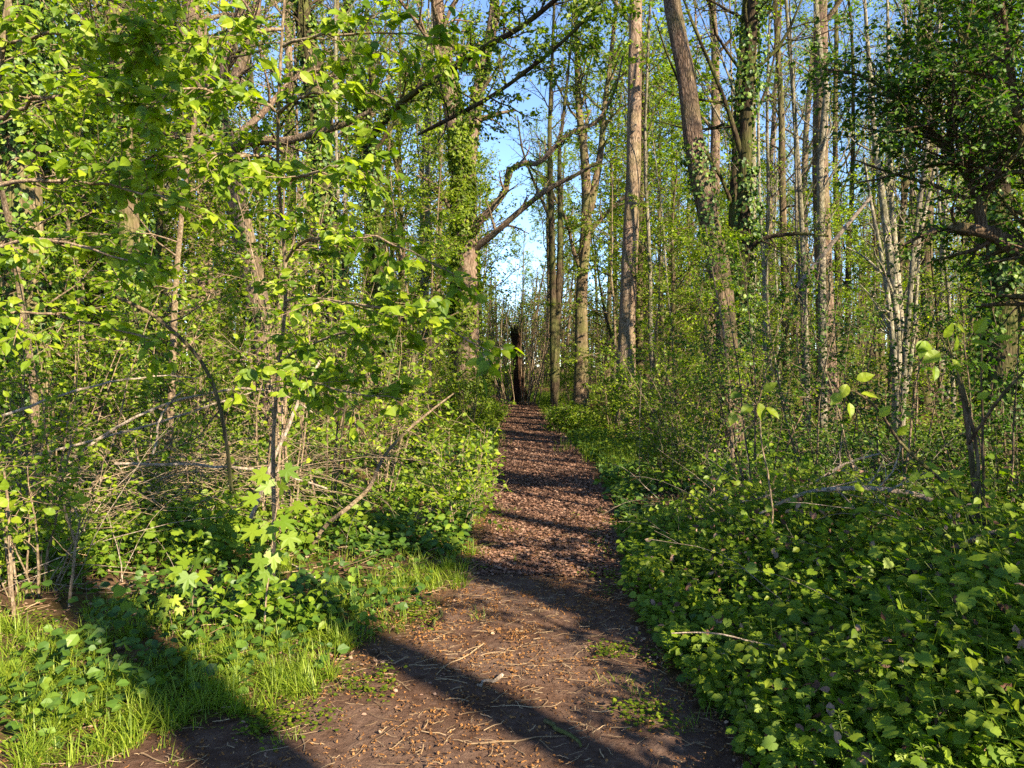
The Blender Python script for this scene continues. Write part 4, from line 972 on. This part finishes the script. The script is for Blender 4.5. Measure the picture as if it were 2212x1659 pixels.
# ------------------------------------------------------------------ low growth one can tell apart
def put_shrub(label, px, D, h, leafm, stems, nl, ls, T=L_OVAL, spread=.45, name='hazel_shrub', cat='shrub', bark=None, nb=7):
    root, kids = p_shrub(h, leafm, stems, nl, ls, T, spread, name, bark, nb)
    x = (px - CX) / FPX * D; root.location = (x, D, float(H(x, D))); tag(root, label, cat); return root
put_shrub('loose hazel bush with tall straight tan shoots left of the path bank', 815, 8.2, 2.5, M_SPRING, 14, 3, .06, spread=.28)
put_shrub('pinkish stemmed shrub of thin vertical rods in front of the ridged leaning oak', 600, 6.6, 3.4, M_SPRING, 8, 3, .06, spread=.14, nb=9)
put_shrub('wispy shrub with round leaves hanging low beside the path edge', 985, 7.0, 1.15, M_SPRING, 9, 4, .055, spread=.75)
put_shrub('thin stemmed shrub with scattered leaves between the hazel and the dark trunk', 700, 7.4, 2.7, M_SPRING, 7, 3, .06, spread=.3)
put_shrub('leafy bush of fresh green in the dip below the ivy clad oak', 870, 10.5, 1.1, M_SPRING, 9, 5, .06, spread=.6)
put_shrub('dense fresh green bush at the foot of the trunk with patchy ivy', 300, 9, 2.4, M_SPRING, 10, 5, .06, spread=.6)
put_shrub('mass of small lit leaves in front of the ivy mantled trunk', 110, 6.6, 2.7, M_SPRING, 12, 5, .055, spread=.6)
put_shrub('small leaved bush crowding the lower edge of the bank beneath the young hornbeam', 60, 5.0, 1.5, M_SPRING, 10, 5, .045, spread=.6)
put_shrub('half shaded bush with tangled stems behind the brush pile', 440, 7.6, 2.0, M_MID, 9, 5, .055, spread=.6)
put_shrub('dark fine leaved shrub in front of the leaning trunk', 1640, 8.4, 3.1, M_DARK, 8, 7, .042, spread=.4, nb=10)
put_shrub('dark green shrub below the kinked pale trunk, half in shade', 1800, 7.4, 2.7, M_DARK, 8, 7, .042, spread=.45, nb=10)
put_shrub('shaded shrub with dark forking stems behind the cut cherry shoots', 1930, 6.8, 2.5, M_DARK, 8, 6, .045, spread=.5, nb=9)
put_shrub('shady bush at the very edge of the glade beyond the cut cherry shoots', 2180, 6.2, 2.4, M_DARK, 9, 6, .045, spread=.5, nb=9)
put_shrub('broad yellow green bush spreading in front of the forked tree', 1330, 17, 1.9, M_SPRING, 12, 6, .07, spread=.8, nb=8)
put_shrub('lit bush with layered twigs between the forked tree and the leaning trunk', 1440, 14, 2.4, M_SPRING, 13, 6, .065, spread=.85, nb=9)
put_shrub('rounded green bush beyond the grass where the path turns away', 1075, 36, 2.2, M_MID, 12, 7, .12, spread=.8)
put_shrub('low sunlit sapling bush at the edge of the path below the twin stemmed tree', 1215, 17.5, .7, M_SPRING, 10, 5, .07, spread=.8)
put_shrub('straggling lit shrub just beside the foot of the leaning trunk', 1500, 11.5, 2.3, M_SPRING, 10, 5, .055, spread=.6)
put_shrub('small bush with pale upright leaves beside the shaded dip on the far bank', 1450, 9.2, 1.0, M_MID, 8, 5, .05, spread=.6)
put_shrub('light green elder bush with paler leaflets before the pale stems', 1850, 5.4, 1.0, M_MID, 9, 5, .05, spread=.5)
put_shrub('green bush on the bank under the ivy clad oak with leaves in sun', 1052, 19, .8, M_SPRING, 10, 5, .065, spread=.8)

# heap of dead arching twigs on the left bank
root = empty('brush_pile', (-2.9, 6.6, 0), 'grey brown heap of dead arching twigs lying on the bank', 'brushwood')
mw = MB(); n = 140
a = rng.random(n) * 6.283
st = np.stack([rng.uniform(-1.7, .9, n), rng.uniform(-.7, .9, n), rng.uniform(.3, .8, n)], -1)
q = grow(st, np.stack([rng.choice([-1, 1], n) * rng.uniform(.5, 1, n), rng.normal(size=n) * .3, rng.uniform(.1, .8, n)], -1), rng.uniform(.6, 2.0, n), 9, .10, -.13)
rr = np.linspace(1, .35, 9)[None] * rng.uniform(.002, .006, n)[:, None]; tubes(mw, q, rr, 5)
b, br = branch(q, rr, 5, .1, .95, (25, 60), (.15, .5), 5, .15, -.03, .6, rmin=.0018); tubes(mw, b, br, 3)
mw.build('twigs', M_TWIG, root, smooth=True)
mw = MB()
for pts in ([(150, 1000, 6.4, .014), (300, 905, 6.4, .013), (480, 850, 6.5, .011), (600, 858, 6.6, .008), (680, 900, 6.7, .005)], [(60, 985, 6.2, .012), (250, 935, 6.3, .011), (420, 880, 6.4, .01), (560, 830, 6.5, .006)],
            [(250, 1005, 6.0, .012), (420, 1008, 6.0, .012), (600, 1025, 6.1, .011), (720, 1060, 6.2, .008)], [(330, 980, 6.0, .011), (350, 900, 6.1, .008), (400, 850, 6.2, .005)],
            [(540, 1120, 5.6, .016), (585, 1000, 5.7, .015), (640, 880, 5.8, .013), (700, 760, 6, .01)], [(0, 900, 5.6, .012), (140, 860, 5.7, .010), (300, 830, 5.9, .007), (420, 840, 6, .004)]):
    p, r = ctrl(pts, 14); p = p - np.array(root.location); p += np.cumsum(rng.normal(size=p.shape) * .008, 0); tubes(mw, p, r, 6)
mw.build('boughs', M_DEAD, root, smooth=True)

def leafy_stem(name, label, cat, stems, leafsets, bark, leafm, K=12, sub=None):
    """stems: control lists; leafsets: (px, py, D, angle in the picture, size, template)"""
    p0, _ = ctrl(stems[0], K); base = p0[0].copy(); root = empty(name, tuple(base), label, cat)
    mw, ml = MB(), MB(); ps, rs = [], []
    for s in stems:
        p, r = ctrl(s, K); p = p - base; p[1:] += np.cumsum(rng.normal(size=(K - 1, 3)) * .004, 0); tubes(mw, p, r, 7, ridge=.03); ps.append(p); rs.append(r)
    if sub:
        P_, R_ = np.array(ps), np.array(rs)
        b, br = branch(P_, R_, sub['n'], sub.get('t0', .3), .98, sub['ang'], sub['len'], 5, .12, sub.get('trop', .02), .5, rmin=.0016); tubes(mw, b, br, 4)
        leaf_on(ml, b, br, sub['nl'], sub['ls'], sub.get('T', L_FINE), droop=sub.get('droop', .35))
    for (px, py, D, ang, size, T) in leafsets:
        c = P(px, py, D) - base; a = R(ang)
        ax = np.array([[math.sin(a), -.35 + random.uniform(-.25, .25), math.cos(a)]])
        nr = np.array([[.35, -.75, .75]]) + rng.normal(size=(1, 3)) * .18
        leaves(ml, c[None], ax, nr, [size], T, tint=[random.uniform(.45, 1)])
        # the leaf's own stalk back to the nearest stem point
        allp = np.concatenate(ps); k = np.argmin(((allp - c) ** 2).sum(1)); e = allp[k]
        if np.linalg.norm(e - c) < .35: tubes(mw, np.array([[e, (e + c) / 2 + np.array([0, 0, .01]), c]]), np.array([[.0018, .0015, .0012]]), 4)
    mw.build('stems', bark, root, smooth=True)
    if ml.v: ml.build('foliage', leafm, root)
    return root
# sycamore seedlings with big lobed leaves
leafy_stem('sycamore_sapling', 'young sycamore with big yellow green lobed leaves in sun behind the grass', 'sapling',
    [[(570, 1385, 4.3, .006), (572, 1300, 4.3, .0055), (582, 1200, 4.3, .005), (590, 1120, 4.3, .004), (600, 1060, 4.3, .003)]],
    [(585, 1130, 4.25, 200, .13, L_MAPLE), (600, 1120, 4.2, 120, .13, L_MAPLE), (560, 1140, 4.2, 240, .12, L_MAPLE), (620, 1150, 4.15, 150, .12, L_MAPLE), (590, 1190, 4.2, 170, .12, L_MAPLE),
     (570, 1200, 4.15, 215, .11, L_MAPLE), (600, 1060, 4.3, 40, .13, L_MAPLE), (590, 1055, 4.3, -60, .12, L_MAPLE), (575, 1225, 4.2, 180, .11, L_MAPLE), (610, 1010, 4.3, 120, .12, L_MAPLE), (580, 1020, 4.3, 250, .12, L_MAPLE),
     (560, 1080, 4.2, 280, .11, L_MAPLE), (630, 1090, 4.25, 100, .11, L_MAPLE)], M_TWIG, M_BRAMBLE)
leafy_stem('sycamore_sapling', 'small sycamore seedling with a rosette of lobed leaves low among the ivy', 'sapling',
    [[(418, 1350, 4.4, .004), (412, 1290, 4.4, .0035), (410, 1235, 4.4, .003)]],
    [(410, 1225, 4.35, -40, .12, L_MAPLE), (415, 1225, 4.3, 50, .12, L_MAPLE), (410, 1235, 4.25, 185, .12, L_MAPLE), (400, 1230, 4.3, 250, .11, L_MAPLE), (425, 1235, 4.3, 120, .11, L_MAPLE), (405, 1265, 4.3, 200, .08, L_MAPLE)], M_TWIG, M_BRAMBLE)
leafy_stem('sycamore_sapling', 'tiny pale leaved seedling with drooping new leaves between the grass and the ivy', 'sapling',
    [[(372, 1375, 4.2, .003), (370, 1330, 4.2, .0025), (368, 1290, 4.2, .002)]],
    [(368, 1295, 4.15, 190, .07, L_MAPLE), (372, 1290, 4.15, 130, .07, L_MAPLE), (362, 1290, 4.15, 240, .07, L_MAPLE), (385, 1310, 4.15, 150, .06, L_MAPLE), (355, 1320, 4.1, 200, .06, L_MAPLE)], M_TWIG, M_SPRING)
leafy_stem('seedling', 'slender seedling with a few upright light green leaves on the bare bank', 'sapling',
    [[(700, 1305, 4.6, .003), (708, 1260, 4.6, .0025), (716, 1225, 4.6, .002)], [(707, 1262, 4.6, .002), (700, 1235, 4.6, .0015), (695, 1222, 4.6, .001)]],
    [(716, 1222, 4.55, 10, .045, L_OVAL), (712, 1225, 4.55, -40, .04, L_OVAL), (720, 1228, 4.55, 60, .04, L_OVAL), (695, 1222, 4.55, -60, .04, L_OVAL), (698, 1225, 4.55, 30, .035, L_OVAL), (722, 1240, 4.55, 90, .035, L_OVAL)], M_TWIG, M_SPRING)
leafy_stem('thin_sapling', 'thin straight stake like sapling at the bank edge with round leaves on top', 'sapling',
    [[(30, 1345, 4.5, .011), (26, 1250, 4.5, .010), (18, 1130, 4.5, .008), (8, 1020, 4.5, .006)]],
    [(20, 1100, 4.4, 40, .09, L_FINE), (15, 1095, 4.4, -30, .09, L_FINE), (25, 1120, 4.4, 100, .08, L_FINE), (10, 1060, 4.4, 10, .08, L_FINE), (28, 1170, 4.4, 60, .08, L_FINE)], M_TWIG, M_SPRING)
leafy_stem('broken_sapling', 'cut pinkish stem forking near the ground in front of the ivy, one arm snapped short', 'sapling',
    [[(150, 1310, 4.6, .010), (158, 1230, 4.6, .009), (165, 1170, 4.6, .008), (175, 1130, 4.6, .006), (150, 1090, 4.7, .004)], [(165, 1175, 4.6, .008), (160, 1150, 4.6, .0075), (152, 1125, 4.6, .007), (147, 1100, 4.6, .006)]],
    [(160, 1070, 4.5, 90, .10, L_FINE), (170, 1085, 4.5, 70, .09, L_FINE), (120, 1110, 4.5, 300, .08, L_FINE)], M_TWIG, M_SPRING, sub=dict(n=4, ang=(30, 70), len=(.1, .35), nl=3, ls=.05))
stick('bent_stem', 'bent grey stem that leans out of the ivy and curves up over the bank', [(665, 1205, 6.0, .020), (700, 1140, 6.1, .019), (760, 1090, 6.3, .018), (800, 1050, 6.5, .017), (830, 985, 6.7, .015), (880, 930, 6.9, .013), (940, 880, 7.2, .01), (980, 850, 7.4, .006)], 22, M_TWIG,
      lev=[dict(n=8, ang=(30, 70), len=(.3, .9), t0=.4), dict(n=4, ang=(25, 60), len=(.15, .4))], cat='sapling', leaf=(4, .055), leafm=M_SPRING)
stick('leaning_sapling', 'dark thin stem arching down across the leafy wall above the brush pile', [(250, 640, 5.6, .012), (330, 680, 5.7, .014), (400, 740, 5.8, .015), (440, 790, 5.9, .015), (470, 860, 6.0, .016), (490, 960, 6.0, .016), (500, 1060, 6.0, .017)], 18, M_BROWN,
      lev=[dict(n=7, ang=(30, 70), len=(.3, .9)), dict(n=4, ang=(25, 60), len=(.15, .4))], cat='sapling', leaf=(4, .055), leafm=M_SPRING)
# cherry shoots with a cut top on the right
leafy_stem('cherry_shoots', 'cut off dark stem with glossy brown shoots and large fresh leaves on top', 'sapling',
    [[(2122, 1230, 4.6, .022), (2112, 1120, 4.6, .019), (2098, 1000, 4.6, .017), (2085, 900, 4.6, .016), (2070, 810, 4.6, .014)],
     [(2118, 1180, 4.6, .014), (2116, 1060, 4.55, .012), (2098, 940, 4.5, .010), (2060, 800, 4.5, .007), (2035, 720, 4.5, .004)],
     [(2125, 1200, 4.65, .010), (2122, 1050, 4.65, .009), (2117, 900, 4.65, .007), (2112, 760, 4.65, .004), (2105, 690, 4.65, .003)],
     [(2090, 960, 4.6, .010), (2120, 920, 4.4, .010), (2160, 860, 4.2, .009), (2230, 790, 4.0, .007)],
     [(2115, 1150, 4.6, .012), (2060, 1065, 4.5, .012), (2000, 1010, 4.4, .011), (1940, 950, 4.3, .009), (1885, 870, 4.2, .007), (1830, 835, 4.2, .005), (1760, 830, 4.2, .003)],
     [(2140, 1200, 4.7, .008), (2135, 1060, 4.7, .007), (2120, 950, 4.7, .005), (2100, 880, 4.7, .003)]],
    [(2055, 775, 4.4, 150, .12, L_FINE), (2075, 780, 4.35, 120, .13, L_FINE), (2030, 760, 4.4, 240, .13, L_FINE), (2010, 745, 4.4, 260, .11, L_FINE), (2040, 730, 4.4, 20, .10, L_FINE), (2095, 740, 4.5, 90, .12, L_FINE),
     (2105, 720, 4.5, 30, .12, L_FINE), (2120, 745, 4.5, 120, .11, L_FINE), (2115, 780, 4.5, 150, .10, L_FINE), (2085, 720, 4.5, -50, .11, L_FINE), (1990, 735, 4.4, 190, .12, L_FINE), (2020, 790, 4.35, 190, .10, L_FINE),
     (1830, 830, 4.15, 210, .10, L_FINE), (1850, 820, 4.15, 70, .10, L_FINE), (1860, 850, 4.1, 100, .10, L_FINE), (1815, 850, 4.1, 230, .10, L_FINE), (1835, 870, 4.1, 180, .09, L_FINE), (2110, 860, 4.5, 60, .08, L_FINE),
     (2000, 1000, 4.3, 120, .08, L_FINE), (1985, 1020, 4.3, 230, .08, L_FINE), (1940, 940, 4.2, 30, .08, L_FINE), (2060, 760, 4.4, 10, .1, L_FINE), (2150, 735, 4.5, 70, .1, L_FINE), (1900, 900, 4.2, 40, .09, L_FINE)],
    M_BROWN, M_SPRING, K=16)
leafy_stem('wild_cherry_sapling', 'thin sapling with a whorl of large limp leaves in front of the leaning trunk', 'sapling',
    [[(1668, 1130, 4.8, .006), (1664, 1050, 4.8, .006), (1650, 960, 4.8, .005), (1640, 880, 4.8, .004)]],
    [(1640, 870, 4.7, 170, .12, L_FINE), (1655, 880, 4.7, 130, .11, L_FINE), (1625, 875, 4.7, 240, .11, L_FINE), (1600, 850, 4.7, 255, .10, L_FINE), (1650, 845, 4.7, 50, .10, L_FINE), (1585, 890, 4.7, 200, .10, L_FINE), (1620, 830, 4.7, -20, .09, L_FINE)],
    M_TWIG, M_MID)
# dead canes and fallen branches on the right
stick('fallen_branch', 'long pale dead branch lying slantwise over the brambles, thick end down', [(1640, 1110, 5.3, .008), (1700, 1080, 5.3, .012), (1760, 1060, 5.3, .015), (1850, 1055, 5.3, .018), (1930, 1060, 5.3, .02), (2010, 1080, 5.3, .018), (2080, 1140, 5.3, .015)], 18, lev=[dict(n=9, ang=(30, 70), len=(.2, .7)), dict(n=3, ang=(25, 60), len=(.1, .3))])
stick('fallen_branch', 'grey twiggy dead branch arching over the shaded leaves below the leaning trunk', [(1600, 1085, 6.2, .008), (1680, 1065, 6.2, .013), (1760, 1040, 6.3, .013), (1830, 1000, 6.4, .012), (1900, 980, 6.4, .009)], 16, lev=[dict(n=8, ang=(30, 70), len=(.2, .8)), dict(n=3, ang=(25, 60), len=(.1, .3))])
stick('fallen_branch', 'bare broken branch with pale underside poking out of the thicket', [(1990, 1235, 4.3, .006), (2040, 1205, 4.3, .010), (2100, 1165, 4.3, .014), (2170, 1148, 4.3, .014), (2250, 1160, 4.3, .012)], 14, lev=[dict(n=5, ang=(30, 70), len=(.15, .5))])
stick('dead_stalk', 'straight grey stalk with a snapped tip standing in the shaded thicket', [(1968, 1380, 3.6, .007), (1950, 1350, 3.6, .0065), (1930, 1300, 3.6, .006), (1918, 1265, 3.6, .0055)], 8)
stick('dead_stalk', 'thin forked pale stalk leaning the other way in the shaded thicket', [(1965, 1380, 3.5, .006), (1970, 1350, 3.5, .0055), (1990, 1310, 3.5, .005), (2015, 1275, 3.5, .003)], 8, lev=[dict(n=3, ang=(25, 50), len=(.1, .25))])
stick('dead_cane', 'arched whitish cane sticking out toward the path from the thicket', [(1690, 1398, 3.4, .003), (1620, 1385, 3.4, .003), (1560, 1370, 3.4, .0035), (1500, 1366, 3.4, .003), (1450, 1368, 3.4, .0025)], 10)
stick('dead_cane', 'long straw coloured bramble cane bowing over the leaves at the lower edge', [(1900, 1400, 3.3, .003), (1960, 1440, 3.1, .0035), (2020, 1500, 3.0, .0035), (2070, 1580, 2.9, .003)], 10)
for k, (a, b, lab) in enumerate([((1180, 1570), (1260, 1625), 'short thick brown stick on the soil near the lower edge'), ((1045, 1400), (940, 1470), 'long straw coloured stalk slanting over the sunlit soil'), ((955, 1330), (935, 1365), 'dark curled bark flake on the sunlit soil'),
        ((1085, 1475), (1030, 1495), 'short broken twig end casting a shadow between the two shadow bands'), ((1010, 1620), (1230, 1600), 'long thin twig lying level across the sunny soil'), ((690, 1275), (620, 1230), 'pale fallen bough lying on the ivy behind the seedling')]):
    p0 = np.array([*G(*a), 0]); p1 = np.array([*G(*b), 0]); c = np.linspace(0, 1, 7)[:, None]; q = p0 * (1 - c) + p1 * c + rng.normal(size=(7, 3)) * .008
    th = [.011, .004, .012, .010, .004, .014][k]
    q[:, 2] = H(q[:, 0], q[:, 1]) + th + .02; bs = q[0].copy(); mw = MB(); tubes(mw, q - bs, np.linspace(1, .6, 7) * th, 7, ridge=.08, cap=True)
    tag(mw.build('stick', [M_DARKB, M_STRAW, M_DARKB, M_DEAD, M_STRAW, M_DEAD][k], smooth=True, loc=tuple(bs)), lab, 'stick')
# old stump remains on the bank
mw = MB(); p, r = ctrl([(940, 1150, 8, .20), (943, 1125, 8, .16), (950, 1105, 8, .10), (955, 1095, 8, .03)], 8); gx_, gy_ = G(945, 1140); p[:, 1] = gy_; bs = np.array([p[0, 0], gy_, 0]); p[:, 2] = np.linspace(-.05, .2, 8)
tubes(mw, p - bs, r, 14, ridge=.14, cap=True); tag(mw.build('stump', M_OAK, smooth=True, loc=tuple(bs)), 'low weathered stump sticking out of the litter beside the path', 'stump')

mw = MB(); n = 260; y = 3.4 + 8 * rng.random(n); l, r = path_edges(y); x = r + .5 + rng.random(n) * (.74 * y + .3 - r)
x2 = l - .8 - rng.random(n) * (.74 * y - .2); y2 = y + 1.5; x = np.where(np.arange(n) % 3 == 0, x2, x); y = np.where(np.arange(n) % 3 == 0, y2, y)
a = rng.random(n) * 6.28
q = grow(np.stack([x, y, H(x, y)], -1), np.stack([np.cos(a) * .8, np.sin(a) * .5, 1.2 * rng.random(n) + .3], -1), rng.uniform(.5, 1.7, n), 10, .07, -.11)
q[:, :, 2] = np.maximum(q[:, :, 2], H(q[:, :, 0], q[:, :, 1]) + .01); rr = np.linspace(1, .4, 10)[None] * rng.uniform(.002, .0052, n)[:, None]; tubes(mw, q, rr, 5)
b, br = branch(q, rr, 3, .2, .95, (25, 60), (.1, .4), 4, .15, -.02, .6, rmin=.0014); tubes(mw, b, br, 3)
tag(mw.build('dead_canes', M_DEAD, smooth=True), 'tangle of dead pale canes arching through the brambles and bank herbs', 'canes', kind='stuff')

# ------------------------------------------------------------------ trees out of the picture that throw the shade seen in it
def shade_trunk(x, y, h, r, crown=True):
    p, rr = straight(h, r, r * .6, 10, .012)
    return tree('woodland_tree', (x, y, 0), p, rr, [dict(n=10, t0=.72, ang=(30, 65), len=(2, 3.6), K=6, wob=.16, trop=.06, rf=.4, s=5), dict(n=6, t0=.2, ang=(25, 60), len=(1, 2), K=4, s=3)],
                M_BROWN, M_MID, (1, .06), None, group=None, sides0=10)
def from_shadow(px, py, t):
    """where the trunk stands whose shadow crosses the ground at px, py"""
    x, y = G(px, py); return x + SUN_H.x * t, y + SUN_H.y * t
n_sh = 0
for (px, py, t, h, r, lab) in [(1080, 1540, 11, 20, .17, 'shading the path from behind the photographer, slim'), (620, 1640, 9, 20, .19, 'stout one standing behind the photographer'),
                          (1200, 1320, 12, 21, .22, 'stout one standing well to the side behind the brambles'), (1250, 1150, 17, 21, .16, 'slim one farther off to the side'), (240, 1440, 15, 22, .11, 'slim one farther behind the photographer')]:
    x, y = from_shadow(px, py, t); o, k = shade_trunk(x, y, h, r); tag(o, 'brown woodland tree ' + lab, 'tree')

# ------------------------------------------------------------------ set out the copies
bars = [(.5 + .68 * t + random.uniform(-.1, .1), Y - .733 * t) for Y, t in zip(np.arange(8.6, 21.5, .82), np.linspace(5.6, 14, 16) + np.array([0, 1.5, .4, 2.2] * 4))]
WORD = {'tall': ('tall_tree', 'tree', 'tall thin crowned tree'), 'pole': ('pole_tree', 'tree', 'slim pole like tree'), 'medium': ('understorey_tree', 'tree', 'low branched leafy tree'), 'shrub': ('understorey_shrub', 'shrub', 'leafy shrub'), 'layer': ('layered_hornbeam', 'tree', '')}
for i_, (x, y, k_, sc) in enumerate([(5.0, 1.6, 'shrub', 1.5), (6.2, .4, 'shrub', 1.6), (5.6, -.9, 'shrub', 1.5), (4.2, .6, 'shrub', 1.35), (5.6, 2.6, 'shrub', 1.35), (7.4, 1.2, 'medium', .5), (8.4, -.8, 'medium', .5), (7.9, 3.4, 'shrub', 1.3)]):
    PLACED.append(dict(kind=k_, proto=(SHRUB[2] if k_ == 'shrub' else MEDIUM[2]), x=x, y=y, sc=sc, rz=i_ * 1.3, off=True))
for i_, (x, y) in enumerate([(9.6, 5.2), (10.4, 2.8), (8.7, 6.8), (11.8, 5.9), (12.6, 3.1), (13.5, 7.4), (11.0, .6), (14.6, 4.6), (12.0, 9.0), (15.5, 8.2)]):
    PLACED.append(dict(kind='pole', proto=POLE[3 if i_ % 2 else 0], x=x, y=y, sc=1.1, rz=i_ * 1.7, off=True))
for i_, (x, y) in enumerate(bars):
    PLACED.append(dict(kind='pole', proto=POLE[(3, 0, 3)[i_ % 3]], x=x, y=y, sc=1.0, rz=i_ * 2.1, off=True))
ORD = ['first', 'second', 'third', 'fourth', 'fifth', 'sixth', 'seventh', 'eighth', 'ninth', 'tenth', 'eleventh', 'twelfth'] + ['%dth' % k for k in range(13, 60)]
LOOKS = {}
for kind, protos, looks in (('tall', TALL, ['broad brown trunked tree', 'stout ridged tree', 'dark trunked tree', 'sparsely leaved brown tree', 'pale trunked tall tree', 'full crowned fresh green tree']),
                            ('pole', POLE, ['slim pale pole tree', 'thin tan pole tree with leaves', 'slim brown pole tree', 'thin whitish pole tree']),
                            ('medium', MEDIUM, ['leafy low branched tree', 'twin stemmed leafy tree', 'darker leafy tree', 'small triple stemmed leafy tree', 'tall airy leafy tree']),
                            ('layer', LAYER, ['young hornbeam with layered sprays', 'small hornbeam with layered sprays', 'tall hornbeam with layered sprays']),
                            ('shrub', SHRUB, ['loose yellow green shrub', 'small yellow green shrub', 'darker rounded shrub', 'low bramble bush', 'thinly leaved shrub'])):
    for q, lk in zip(protos, looks): LOOKS[id(q)] = lk
keyed = {}
for d in PLACED:
    if d.get('off'): d['label'] = None; continue
    px = CX + FPX * d['x'] / d['y']
    lm = min(LANDMARKS, key=lambda L: abs(L[1] - px) + 4 * abs(L[2] - d['y']))
    side = 'left of' if px < lm[1] - 25 else 'right of' if px > lm[1] + 25 else 'directly behind'
    far = '' if d['y'] < lm[2] + 6 else ('far beyond and ' if d['y'] > lm[2] + 22 else 'behind and ')
    if side == 'directly behind': far = 'far off, ' if d['y'] > lm[2] + 22 else ''
    keyed.setdefault((LOOKS[id(d['proto'])], far, side, lm[0]), []).append((abs(px - lm[1]), id(d), d))
for (look, far, side, lm), L in keyed.items():
    L.sort(key=lambda e: (e[0], e[1]))
    for n_, (_, _, d) in enumerate(L):
        d['label'] = (('' if len(L) == 1 else ORD[n_] + ' ') + look + ' ' + far + side + ' ' + lm).replace('  ', ' ')
for d in PLACED:        # keep the sun on the main trunks: nothing tall exactly in line with them
    if d['kind'] == 'shrub': continue
    for (kx, ky) in [(3.3, 11.8), (-1.35, 21), (7.6, 14.5), (7.2, 17), (6.4, 16), (2.6, 27)]:
        al = (d['x'] - kx) * SUN_H.x + (d['y'] - ky) * SUN_H.y; pe = (d['x'] - kx) * -SUN_H.y + (d['y'] - ky) * SUN_H.x
        if .5 < al < 26 and abs(pe) < .55 and 'label' in d:
            sg = 1 if pe > 0 else -1; d['x'] += -SUN_H.y * sg * (.7 - abs(pe)) ; d['y'] += SUN_H.x * sg * (.7 - abs(pe))
first = set()
OFFL = ['shading shrub beside the thicket, outside the picture', 'second shading shrub behind the thicket, outside the picture', 'third shading shrub farther behind, outside the picture', 'shading shrub closest to the photographer, outside the picture', 'shading shrub alongside the thicket farther on, outside the picture', 'shading tree next to the thicket', 'shading tree behind the photographer', 'shading shrub out beyond the glade'] + ['slim bare pole tree %s, outside the picture' % q for q in ('beside the glade', 'behind the glade', 'past the thicket', 'deep beside the glade', 'near the far thicket', 'well behind the thicket', 'beyond the shading shrubs', 'beyond the shading trees', 'at the rim of the glade', 'out past the glade rim')] + ['%s tree of the row of bare poles edging the glade, outside the picture' % q for q in 'first second third fourth fifth sixth seventh eighth ninth tenth eleventh twelfth thirteenth fourteenth fifteenth sixteenth'.split()]
GR = {'tall': 'tall trees of the wood', 'pole': 'slim pole trees of the wood', 'medium': 'leafy understorey trees', 'shrub': 'shrubs of the wood floor', 'layer': 'young hornbeams with layered sprays'}
kidmap = {}
oc = 0
for d in PLACED:
    root, kids = d['proto']; z = float(H(d['x'], d['y'])) if not d.get('off') else 0.0
    lab = d['label']
    if lab is None: lab = OFFL[oc]; oc += 1
    if id(root) not in first:
        first.add(id(root)); root.location = (d['x'], d['y'], z); root.rotation_euler = (0, 0, d['rz']); root.scale = (d['sc'],) * 3
        tag(root, lab, WORD[d['kind']][1], GR[d['kind']])
    else:
        dup(root, kids, (d['x'], d['y'], z), d['rz'], d['sc'], lab, WORD[d['kind']][1], GR[d['kind']])
for kind, protos in (('tall', TALL), ('pole', POLE), ('medium', MEDIUM), ('shrub', SHRUB), ('layer', LAYER)):
    for root, kids in protos:
        if id(root) not in first:
            for k in kids: bpy.data.objects.remove(k)
            bpy.data.objects.remove(root)

# ------------------------------------------------------------------ the wood closing the view
mw, ml = MB(), MB()
n = 620; y = rng.uniform(64, 125, n); x = (rng.random(n) * 2 - 1) * .78 * y
p = grow(np.stack([x, y, 0 * x - .3], -1), np.stack([rng.normal(size=n) * .04, 0 * x, np.ones(n)], -1), np.where((CX + FPX * x / y > 1035) & (CX + FPX * x / y < 1330), rng.uniform(6, 13, n), rng.uniform(14, 24, n)), 9, .03, .02)
rr = np.linspace(1, .25, 9)[None] * rng.uniform(.08, .24, n)[:, None]; tubes(mw, p, rr, 6)
b, br = branch(p, rr, 16, .2, .98, (25, 60), (2.5, 5), 6, .15, .06, .35, rmin=.018); tubes(mw, b, br, 3)
b2, b2r = branch(b, br, 5, .2, .98, (25, 60), (1, 2.2), 4, .15, .03, .5, rmin=.014); tubes(mw, b2, b2r, 3)
leaf_on(ml, b2, b2r, 2, .26, L_QUAD)
n = 900; y = rng.uniform(46, 75, n); x = (rng.random(n) * 2 - 1) * .78 * y; k = path_dist(x, y) > 1; x, y = x[k], y[k]; n = len(x)
p = grow(np.stack([x, y, 0 * x], -1), np.stack([rng.normal(size=n) * .1, 0 * x, np.ones(n)], -1), rng.uniform(3, 9, n), 8, .06, .02)
rr = np.linspace(1, .3, 8)[None] * rng.uniform(.02, .05, n)[:, None]; tubes(mw, p, rr, 4)
b, br = branch(p, rr, 9, .1, .98, (20, 55), (1, 2.4), 5, .15, .06, .5, rmin=.012); tubes(mw, b, br, 3); leaf_on(ml, b, br, 3, .14, L_QUAD)
n = 90000; y = rng.uniform(60, 120, n); x = (rng.random(n) * 2 - 1) * .78 * y; z = 9 * rng.random(n) ** 1.3
leaves(ml, np.stack([x, y, z], -1), rng.normal(size=(n, 3)), rng.normal(size=(n, 3)) + np.array([.3, -.4, .6]), rng.uniform(.15, .34, n))
o = mw.build('far_wood', M_TWIG); tag(o, 'mass of far off trunks and twigs closing the view between the trees', 'wood', kind='stuff')
ml.build('foliage', M_SPRING, o)
